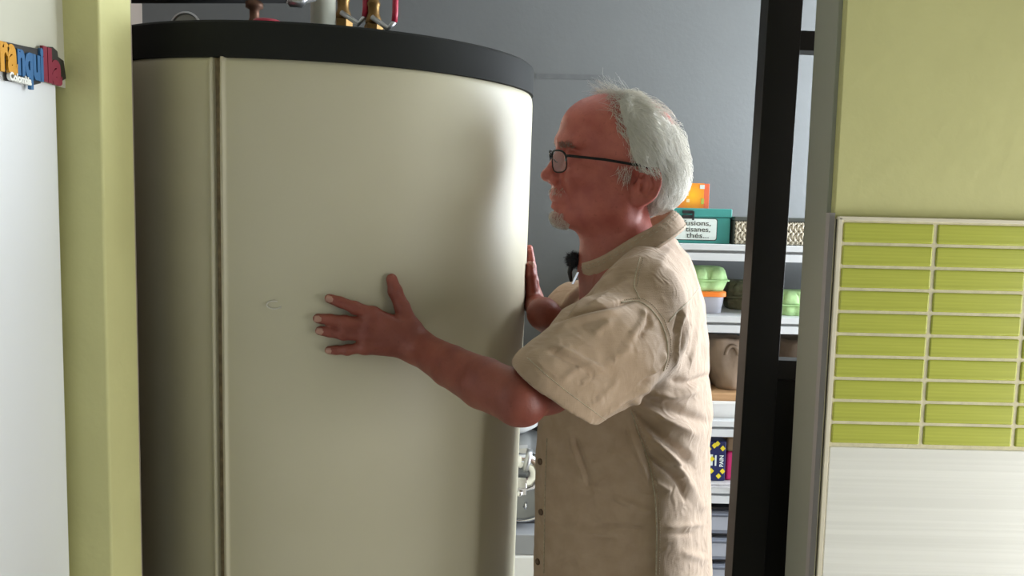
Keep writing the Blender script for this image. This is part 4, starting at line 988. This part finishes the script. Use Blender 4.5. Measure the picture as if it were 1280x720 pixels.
be = patch('beard', lambda q: ((q[:, 0] > 84) & (np.abs(q[:, 1]) < 26) & (q[:, 2] < -93) & (q[:, 2] > -122)) | ((q[:, 0] > 96) & (np.abs(q[:, 1]) < 28) & (q[:, 2] < -48) & (q[:, 2] > -60) & (np.sin(q[:, 1]*77+q[:, 2]*31) > 0.55)), 1500, (0.004, 0.008), 0.00033, dirf(0.35, 0.1, -0.9), 'hair_white', 0.0018)
be['label'] = 'short white goatee and moustache'
patch('eyebrow', lambda q: (q[:, 0] > 78) & (np.abs(q[:, 1]) > 12) & (np.abs(q[:, 1]) < 50) & (np.abs(q[:, 2] - 24 + 0.004*(np.abs(q[:, 1])-28)**2) < 4.5), 420, (0.007, 0.013), 0.00032, dirf(0.1, 0.9, 0.15), 'brow_grey')
patch('sideburn', lambda q: (np.abs(q[:, 1]) > 50) & (q[:, 0] > -12) & (q[:, 0] < 14) & (q[:, 2] < -8) & (q[:, 2] > -38 + 0.05*(q[:, 0]-2)**2), 170, (0.008, 0.018), 0.00034, dirf(0.25, 0.0, -1), 'hair_white', 0.0015)
print('hair', round(_t.time() - _t0, 1))

# ------------------------------------------------------------------ glasses
gl = thing('eyeglasses', 'thin black-framed eyeglasses on the man\'s nose', 'glasses', HP(100, 0, 0))
mat('frame_black', (0.010, 0.010, 0.011), 0.6, spec=0.25)
def lens_loop(s, n=40):
    o = []
    for k in range(n):
        a = 2*math.pi*k/n; c, sn = math.cos(a), math.sin(a); e = 3.0; kk = (abs(c)**e + abs(sn)**e)**(-1/e)
        x = 25*kk*c; z = 18*kk*sn*(1.0 if sn > 0 else 1.05)
        sd = 34 + x; o.append((117 - 0.0046*sd*sd - (14-z)*0.10*0.9, sd*s, -4 + z))
    return o
for s in (1, -1):
    L = lens_loop(s); P = [HP(*p) for p in L]
    MB().tube(P + [P[0]], 0.0011, 8, False).build('rim', 'frame_black', gl, smooth=True)
    MB().tube(P[2:19], 0.0017, 8).build('brow_bar', 'frame_black', gl, smooth=True)
    cen = np.mean(P, 0)
    MB().add([cen] + P, [(0, 1+k, 1+(k+1) % len(P)) for k in range(len(P))]).build('lens', glassy('lens_glass', (0.85, 0.9, 0.95), 0.16, 0.03), gl, smooth=True)
    T = [HP(102, 60*s, 5), HP(97, 68*s, 5), HP(86, 74*s, 4), HP(40, 79*s, 0), HP(-8, 80*s, -7), HP(-30, 80*s, -9), HP(-50, 78*s, -20)]
    mm = MB()
    for a, b in zip(T[:-1], T[1:]):
        ax = b - a; up = HU*0.0045; sd = HS*0.0016
        mm.obox(a - up/2 - sd/2, ax*1.02, sd, up)
    mm.build('temple', 'frame_black', gl, fix=True)
    MB().tube([HP(103, 8*s, -8), HP(109, 10*s, -5), HP(114, 10*s, 0)], 0.0008, 6).build('nose_pad', 'frame_black', gl, smooth=True)
MB().tube([HP(116, 10, 6), HP(118, 4, 9), HP(118, -4, 9), HP(116, -10, 6)], 0.0013, 8).build('bridge', 'frame_black', gl, smooth=True)
# ------------------------------------------------------------------ the shirt
def linen():
    m = bpy.data.materials.new('linen'); m.use_nodes = True; MATS['linen'] = m; nt = m.node_tree; b = nt.nodes['Principled BSDF']
    tc = nt.nodes.new('ShaderNodeTexCoord')
    n1 = nt.nodes.new('ShaderNodeTexNoise'); n1.inputs['Scale'].default_value = 35; n1.inputs['Detail'].default_value = 6
    nt.links.new(tc.outputs['Object'], n1.inputs[0])
    r = nt.nodes.new('ShaderNodeValToRGB'); e = r.color_ramp.elements
    e[0].position = 0.3; e[0].color = (0.385, 0.275, 0.188, 1); e[1].position = 0.7; e[1].color = (0.45, 0.33, 0.235, 1)
    nt.links.new(n1.outputs[0], r.inputs[0]); nt.links.new(r.outputs[0], b.inputs['Base Color'])
    h = None; bp = nt.nodes.new('ShaderNodeBump'); bp.inputs['Strength'].default_value = 0.35; bp.inputs['Distance'].default_value = 0.0012
    for sc_, ax in (((60, 60, 900), 0), ((900, 900, 60), 1)):
        mp = nt.nodes.new('ShaderNodeMapping'); mp.inputs['Scale'].default_value = sc_; nt.links.new(tc.outputs['Object'], mp.inputs[0])
        n = nt.nodes.new('ShaderNodeTexNoise'); n.inputs['Scale'].default_value = 1; n.inputs['Detail'].default_value = 2; nt.links.new(mp.outputs[0], n.inputs[0])
        if h is None: h = n.outputs[0]
        else:
            ad = nt.nodes.new('ShaderNodeMath'); ad.operation = 'ADD'; nt.links.new(h, ad.inputs[0]); nt.links.new(n.outputs[0], ad.inputs[1]); h = ad.outputs[0]
    nt.links.new(h, bp.inputs['Height'])
    b2 = nt.nodes.new('ShaderNodeBump'); b2.inputs['Strength'].default_value = 0.5; b2.inputs['Distance'].default_value = 0.006       # small creases
    n9 = nt.nodes.new('ShaderNodeTexNoise'); n9.inputs['Scale'].default_value = 26; n9.inputs['Detail'].default_value = 5; n9.inputs['Distortion'].default_value = 1.6; n9.noise_type = 'RIDGED_MULTIFRACTAL'
    nt.links.new(tc.outputs['Object'], n9.inputs[0]); nt.links.new(n9.outputs[0], b2.inputs['Height']); nt.links.new(b2.outputs[0], bp.inputs['Normal']); nt.links.new(bp.outputs[0], b.inputs['Normal'])
    b.inputs['Roughness'].default_value = 0.85; b.inputs['Sheen Weight'].default_value = 0.15; b.inputs['Specular IOR Level'].default_value = 0.2
linen()
# torso outline per pixel row: (row, front, back, half width across in m)
TT = [(297, 790, 845, 0.048), (306, 796, 853, 0.081), (320, 782, 869, 0.114), (345, 752, 885, 0.163), (380, 712, 893, 0.179), (430, 687, 896, 0.183), (480, 676, 896, 0.182),
      (520, 671, 900, 0.186), (560, 668, 895, 0.186), (620, 667, 896, 0.188), (680, 666, 897, 0.190), (760, 665, 898, 0.192), (860, 667, 897, 0.190), (960, 669, 895, 0.188)]
tz = np.array([U((a+b)/2, r, YH)[2] for r, a, b, w_ in TT])[::-1]; txc = np.array([(U(a, r, YH)[0]+U(b, r, YH)[0])/2 for r, a, b, w_ in TT])[::-1]
tha = np.array([(U(b, r, YH)[0]-U(a, r, YH)[0])/2 for r, a, b, w_ in TT])[::-1]; thb = np.array([w_ for *_, w_ in TT])[::-1]
HEM = 0.80; TY = math.radians(25)
hA, hB = U(652, 458, 1.12), U(751, 533, 1.12)
hdir = (hB - hA)/np.linalg.norm(hB - hA); hn = np.cross(CF, hdir); hn /= np.linalg.norm(hn)
if hn[2] > 0: hn = -hn
hn = hn + CF*0.10; hn /= np.linalg.norm(hn)
SL = [U(795, 405, 1.285), U(742, 428, 1.18), U(678, 470, 1.09)]; SL2 = [U(802, 430, 1.28), U(770, 466, 1.185), U(712, 510, 1.10)]
SR = [S2 + np.array([0, 0, -0.01]), U(720, 392, 1.58), U(690, 412, 1.54)]
hn2 = SR[2] - SR[1]; hn2 /= np.linalg.norm(hn2)
def shirt_sdf(P):
    z = P[:, 2]; cx = np.interp(z, tz, txc).astype(F4); a = np.interp(z, tz, tha).astype(F4); b = np.interp(z, tz, thb).astype(F4)
    c_, s_ = math.cos(TY), math.sin(TY); a = np.maximum(a**1.5 - (b*s_)**1.5, (0.4*a)**1.5)**(1/1.5)/c_       # torso turned a little away from the doorway
    X_ = P[:, 0]-cx; Y_ = P[:, 1]-YH
    dx = (X_*c_ - Y_*s_)/a; dy = (X_*s_ + Y_*c_)/b
    q = (np.abs(dx)**3 + np.abs(dy)**3)**(1/3)
    d = (q - 1)*np.minimum(a, b)*0.95
    d = smax(d, z - tz[-1], 0.02); d = np.maximum(d, HEM - z)
    d = smin(d, cap(P, U(818, 350, 1.44), S1 + np.array([0.004, -0.006, 0.004]), 0.052, 0.066), 0.05)      # shoulders
    d = smin(d, cap(P, U(818, 350, 1.46), S2, 0.052, 0.066), 0.05)
    s = smin(poly_cap(P, SL, (0.073, 0.063, 0.046), 0.02), poly_cap(P, SL2, (0.058, 0.050, 0.042), 0.02), 0.05)
    hp = (P - A3(hA)) @ A3(hn)
    cav = np.maximum(s + 0.0070, -(hp + 0.035))
    s = smax(s, hp, 0.003)
    s2 = poly_cap(P, SR, (0.066, 0.060, 0.052), 0.02); hp2 = (P - A3(SR[2] - hn2*0.012)) @ A3(hn2)
    s2 = smax(s2, hp2, 0.006)
    cav2 = np.maximum(cap(P, SR[1], SR[2]+hn2*0.05, 0.051, 0.045), -(hp2 + 0.03))
    d = smin(d, s, 0.022); d = smin(d, s2, 0.03)
    d = smax(d, -cav, 0.003); d = smax(d, -cav2, 0.003)
    # neck opening
    d = smax(d, -cap(P, HP(-10, 0, -120), HP(-6, 0, -176), 0.064, 0.062), 0.006)
    d = smax(d, -cap(P, HP(40, 0, -168), HP(62, 0, -215), 0.030, 0.006), 0.01)
    return d
lo = np.array([U(645, 460, 1.1)[0] - 0.02, 0.98, HEM - 0.02]); hi = np.array([U(895, 500, YH)[0] + 0.04, 1.76, U(800, 255, YH)[2]])
SV, SQ = nets(shirt_sdf, lo, hi, 0.0028)
SV = relax(SV, SQ, 2, 0.5)
# folds of the cloth: ridges (+) and furrows (-) laid out on the flank that faces the doorway
def project(V):
    d = V - CC; z = d @ CF; return np.stack([640 + FPX*(d @ CR)/z, 360 - FPX*(d @ CU)/z], 1)
FOLDS = [  # polyline, half width px, height mm
 # armpit fan on the back panel
 ([(838, 474), (862, 480), (890, 468)], 5, -3.5), ([(808, 490), (840, 498), (875, 486)], 6, 3.5), ([(800, 497), (845, 513), (880, 528), (890, 530)], 7, -4.0),
 ([(790, 500), (835, 528), (872, 545)], 7, 4.0), ([(785, 505), (825, 545), (858, 572), (870, 590)], 7, -4.5), ([(800, 535), (840, 570), (862, 610)], 6, 4.0),
 ([(805, 565), (835, 590), (850, 604), (858, 628)], 4, -3.5), ([(815, 600), (838, 615)], 5, 3.0), ([(838, 578), (850, 584), (862, 587)], 3, -2.0), ([(860, 600), (880, 640)], 8, 2.0),
 ([(790, 520), (806, 560), (817, 600)], 3, -2.5), ([(785, 530), (800, 575), (812, 610)], 3, 2.5),
 # lower front
 ([(712, 545), (722, 575), (734, 605)], 4, 2.2), ([(718, 545), (730, 580), (738, 610)], 4, -1.8), ([(742, 655), (780, 656), (812, 660)], 2.5, -1.8), ([(735, 669), (770, 674)], 3, -1.5),
 ([(680, 640), (720, 660), (780, 672)], 6, 1.4), ([(765, 620), (800, 636), (815, 640)], 5, 2.2), ([(760, 560), (790, 575), (806, 585)], 6, 1.6), ([(700, 600), (760, 612)], 8, 1.2),
 ([(830, 660), (880, 655)], 4, 1.5), ([(826, 668), (868, 667)], 2.5, -1.3), ([(850, 690), (884, 700)], 6, 1.5), ([(690, 690), (800, 700)], 9, 1.5), ([(700, 545), (690, 620)], 9, 1.2),
 # sleeve
 ([(690, 405), (730, 388), (776, 379), (797, 374)], 3, -3.2), ([(690, 412), (735, 396), (778, 388)], 5, 2.5), ([(690, 432), (725, 448), (760, 466)], 5, 2.0), ([(684, 436), (722, 455), (750, 476)], 4, -1.8),
 ([(786, 425), (804, 400), (806, 385)], 5, 2.4), ([(797, 425), (812, 405), (808, 388)], 4, -2.2), ([(755, 460), (790, 430)], 8, 1.6), ([(812, 470), (826, 456), (832, 440)], 4, 2.4), ([(800, 482), (822, 466), (832, 452)], 3, -2.4),
 ([(700, 478), (720, 462), (745, 455)], 6, 1.5), ([(735, 512), (760, 490), (775, 470)], 6, 1.5), ([(752, 520), (785, 497), (815, 482)], 4, 2.0), ([(765, 400), (740, 420)], 6, 1.4),
 # chest folds from the collar
 ([(742, 345), (712, 370), (695, 395)], 4, 3.0), ([(752, 345), (722, 372), (702, 398)], 3.5, -2.6), ([(765, 342), (732, 372), (712, 392)], 4, 2.2), ([(782, 345), (748, 368), (722, 382)], 5, -2.0), ([(790, 352), (760, 366), (735, 380)], 4, 1.8),
 # yoke and back
 ([(868, 372), (855, 410), (850, 450)], 4, -2.2), ([(858, 380), (847, 420), (844, 460)], 4, 2.2), ([(876, 372), (870, 420), (862, 460)], 4, 1.8), ([(850, 388), (842, 418)], 3, -2.0), ([(846, 300), (826, 330), (812, 352)], 8, 1.2), ([(880, 400), (876, 460)], 4, -1.5), ([(864, 395), (858, 445)], 3, 1.4),
]
def polydist(X, pts):
    best = np.full(len(X), 1e9); pts = np.asarray(pts, float); L = np.r_[0, np.cumsum(np.linalg.norm(np.diff(pts, axis=0), axis=1))]; tt = np.zeros(len(X))
    for i in range(len(pts)-1):
        a, b = pts[i], pts[i+1]; ba = b-a; t = np.clip(((X-a) @ ba)/(ba @ ba), 0, 1); d = np.linalg.norm(X-a-t[:, None]*ba, axis=1)
        u = (L[i] + t*(L[i+1]-L[i]))/L[-1]; m_ = d < best; best = np.where(m_, d, best); tt = np.where(m_, u, tt)
    return best, tt
def smooth_line(pts, n=24):
    pts = np.asarray(pts, float); L = np.r_[0, np.cumsum(np.linalg.norm(np.diff(pts, axis=0), axis=1))]; s = np.linspace(0, L[-1], n)
    q = np.stack([np.interp(s, L, pts[:, k]) for k in range(pts.shape[1])], 1)
    for _ in range(6): q[1:-1] = 0.25*q[:-2] + 0.5*q[1:-1] + 0.25*q[2:]
    return q
SN = vnormals(SV, SQ); X = project(SV); face = np.clip(-(SN @ CF)*1.6 + 0.25, 0, 1)
disp = np.zeros(len(SV))
for pl_, wd_, hgt in FOLDS:
    d_, t_ = polydist(X, smooth_line(pl_)); disp += 2.3*hgt*0.001*np.exp(-(d_/(0.85*wd_))**2)*np.clip(np.minimum(t_, 1-t_)*5 + 0.15, 0, 1)
back = 1 - face
far_ = np.array([mnoise.noise(Vector((v[0]*9, v[1]*9, v[2]*5))) for v in SV])
crk = np.array([mnoise.noise(Vector((v[0]*34 + 3, v[1]*34, v[2]*26))) for v in SV])
fine = np.array([mnoise.noise(Vector((v[0]*80, v[1]*80, v[2]*60))) for v in SV])
disp = disp*face + far_*0.004*back + crk*0.0017 + fine*0.0004
shirt = link('shirt', mesh_np('shirt', SV + SN*disp[:, None], SQ), 'linen', man); shirt['label'] = 'beige linen short-sleeved shirt'
SVd = SV + SN*disp[:, None]
sb = BVHTree.FromPolygons([tuple(v) for v in SVd], [tuple(q) for q in SQ])
def on_shirt(px, py, lift=0.0):
    d = CF + CR*(px-640)/FPX - CU*(py-360)/FPX; d = d/np.linalg.norm(d)
    loc, nor, _, _ = sb.ray_cast(Vector(CC), Vector(d))
    if loc is None: return None
    return np.array(loc) + np.array(nor)*lift
print('shirt', len(SV), round(_t.time() - _t0, 1))
# stitched seams
mat('thread', (0.50, 0.42, 0.30), 0.8, nscale=300, namt=0.3)
def seam(name, pts, r=0.0009, off=0.0, n=40, dash=False):
    P = [on_shirt(x, y, off) for x, y in smooth_line(pts, n)]; P = [p for p in P if p is not None]
    if len(P) > 3:
        mm = MB()
        if dash:
            for a, b in zip(P[:-1:2], P[1::2]): mm.tube([a, b], r, 5)
        else: mm.tube(P, r, 6)
        o = mm.build(name, 'thread', shirt, smooth=True)
        if dash: o['kind'] = 'stuff'
ARM = [(776, 378), (797, 375), (812, 384), (826, 402), (834, 424), (835, 446), (829, 464)]
seam('armhole_seam', ARM, 0.0016); seam('stitching', [(x+4, y-3) for x, y in ARM], 0.0006, 0.0004, 90, True)
seam('yoke_seam', [(800, 322), (795, 340), (792, 358), (800, 374)], 0.0011); seam('stitching', [(804, 322), (799, 340), (796, 358)], 0.0006, 0.0004, 50, True)
seam('yoke_seam', [(836, 402), (846, 390), (860, 378), (874, 360)], 0.0011)
seam('side_seam', [(788, 512), (800, 545), (812, 580), (819, 620), (821, 660), (820, 720)], 0.0013); seam('stitching', [(792, 512), (804, 545), (816, 580), (823, 620), (825, 660), (824, 718)], 0.0006, 0.0004, 130, True)
seam('hem_seam', [(659, 447), (682, 468), (712, 492), (757, 525)], 0.0006, 0.0002, 90)
# hem edge and buttons
mat('button_brown', (0.10, 0.055, 0.03), 0.4)
for (x, y) in ((676, 577), (677, 640), (673, 702)):
    p = on_shirt(x, y, 0.0015)
    if p is not None:
        ax = np.array([-0.75, -0.62, 0.05]); MB().lathe([(0.0008, -0.001), (0.0055, -0.001), (0.0058, 0.0), (0.0055, 0.0012), (0.0040, 0.0016), (0.0036, 0.0010), (0.0008, 0.0010)], p, ax, 20).build('button', 'button_brown', shirt, smooth=True, fix=True)
# stand collar: a tilted band round the neck, open in front
cA, cB = U(838, 263, YH), U(724, 330, YH)                       # back and front of the upper edge
cc_ = (cA+cB)/2 + np.array([0, -0.008, 0]); cx_ = (cA-cB)/2; cyv = np.array([0, -0.084, 0.0]); cn = np.cross(cx_, cyv); cn /= np.linalg.norm(cn)
if cn[2] < 0: cn = -cn
P = []
for i in range(90):
    t = -2.86 + 5.72*i/89; c, s = math.cos(t), math.sin(t)
    top = cc_ + cx_*c + cyv*s + np.array([0, 0, 0.0015*math.sin(5*t)])
    hgt = 0.036 if abs(t) < 2.4 else 0.036 - 0.010*(abs(t)-2.4)/0.46
    ctr = cc_ - cn*hgt
    bot = ctr + cx_*c*1.07 + cyv*s*1.10
    row = []
    for k in range(8):
        u = k/7; p = top*(1-u) + bot*u + (cx_*c/np.linalg.norm(cx_) + cyv*s/0.072)*(0.0035*math.sin(math.pi*u))
        row.append(p)
    P.append(row)
co_ = MB().grid(P).build('collar', 'linen', shirt, smooth=True, solid=0.0032)
CO = P
for k_, rr in ((1, 0.0007), (2, 0.0006), (6, 0.0007)):
    mm = MB()
    pts = [P[i][k_] + (P[i][k_]-cc_)*0.026 for i in range(90)]
    for a, b in zip(pts[:-1:2], pts[1::2]): mm.tube([a, b], rr, 5)
    o = mm.build('stitching', 'thread', shirt); o['kind'] = 'stuff'
# placket edge down the front
Pp = [on_shirt(x, y, 0.0006) for x, y in smooth_line([(684, 548), (682, 590), (681, 640), (680, 716)], 30)]; Pp = [p for p in Pp if p is not None]
if len(Pp) > 3: MB().tube(Pp, 0.0010, 6).build('placket_edge', 'thread', shirt, smooth=True)

# ------------------------------------------------------------------ trousers and shoes
mat('trouser_grey', (0.10, 0.095, 0.09), 0.8, nscale=30, namt=0.2); mat('shoe_brown', (0.06, 0.04, 0.03), 0.5)
HX = float(np.interp(0.9, tz, txc))
def trouser_sdf(P):
    d = ell(P, (HX, YH, 0.90), (0.105, 0.145, 0.12))
    for s in (-1, 1):
        d = smin(d, poly_cap(P, [(HX, YH+0.075*s, 0.84), (HX-0.015, YH+0.10*s, 0.48), (HX+0.015, YH+0.11*s, 0.075)], (0.082, 0.070, 0.060)), 0.04)
    d = np.maximum(d, 0.045 - P[:, 2])
    n = np.sin(P[:, 2]*38 + 5*np.sin(P[:, 0]*14) + 4*np.sin(P[:, 1]*11))*0.0022
    return np.maximum(d + n, P[:, 2] - 0.98)
V_, Q_ = nets(trouser_sdf, (HX-0.25, YH-0.3, 0.0), (HX+0.25, YH+0.3, 1.05), 0.008)
link('trousers', mesh_np('trousers', V_, Q_), 'trouser_grey', man)
for s in (-1, 1):
    def shoe_sdf(P, s=s):
        d = cap(P, (HX+0.05, YH+0.11*s, 0.045), (HX-0.15, YH+0.115*s, 0.036), 0.042, 0.036); d = smin(d, cap(P, (HX+0.03, YH+0.11*s, 0.05), (HX+0.02, YH+0.11*s, 0.10), 0.045, 0.042), 0.03)
        return np.maximum(d, 0.001 - P[:, 2])
    V_, Q_ = nets(shoe_sdf, (HX-0.22, YH+0.11*s-0.1, -0.01), (HX+0.13, YH+0.11*s+0.1, 0.18), 0.006)
    link('shoe', mesh_np('shoe', V_, Q_), 'shoe_brown', man)

# ------------------------------------------------------------------ clip-on microphone at the collar
mc = thing('clip_microphone', 'small furry black clip-on microphone on the man\'s collar', 'microphone', U(722, 326, YH))
c = U(717, 325, YH-0.005); rng2 = np.random.default_rng(3)
m = MB(); nR, nT = 14, 20; P = []
for i in range(nR+1):
    th = math.pi*i/nR; row = []
    for j in range(nT+1):
        ph = 2*math.pi*(j % nT)/nT; r = 0.0135*(1 + 0.10*math.sin(5*th+3*ph)*math.sin(7*ph))
        row.append(c + r*np.array([math.sin(th)*math.cos(ph), math.sin(th)*math.sin(ph), 0.9*math.cos(th)]))
    P.append(row)
m.grid(P)
for _ in range(500):
    v = rng2.normal(size=3); v /= np.linalg.norm(v); w_ = v + rng2.normal(size=3)*0.4
    m.tube([c + v*0.0125, c + v*0.0125 + w_*0.0042], [0.0005, 0.0001], 3, False)
fu = m.build('windscreen', mat('fur_black', (0.012, 0.013, 0.018), 0.9), mc, smooth=True); fu['kind'] = 'stuff'
MB().tube([U(715, 330, YH-0.005), U(712, 340, YH-0.004), U(714, 352, YH-0.002)], [0.006, 0.0045, 0.003], 10).build('body', 'black_plastic', mc, smooth=True)
MB().obox(U(727, 318, YH-0.012), CR*0.007, CF*0.004, -CU*0.026 + CR*0.004).build('clip', 'chrome', mc, bevel=0.001)
MB().obox(U(721, 340, YH-0.03), CR*0.005, CF*0.003, -CU*0.022 - CR*0.010).build('clip', 'chrome', mc, bevel=0.0008)
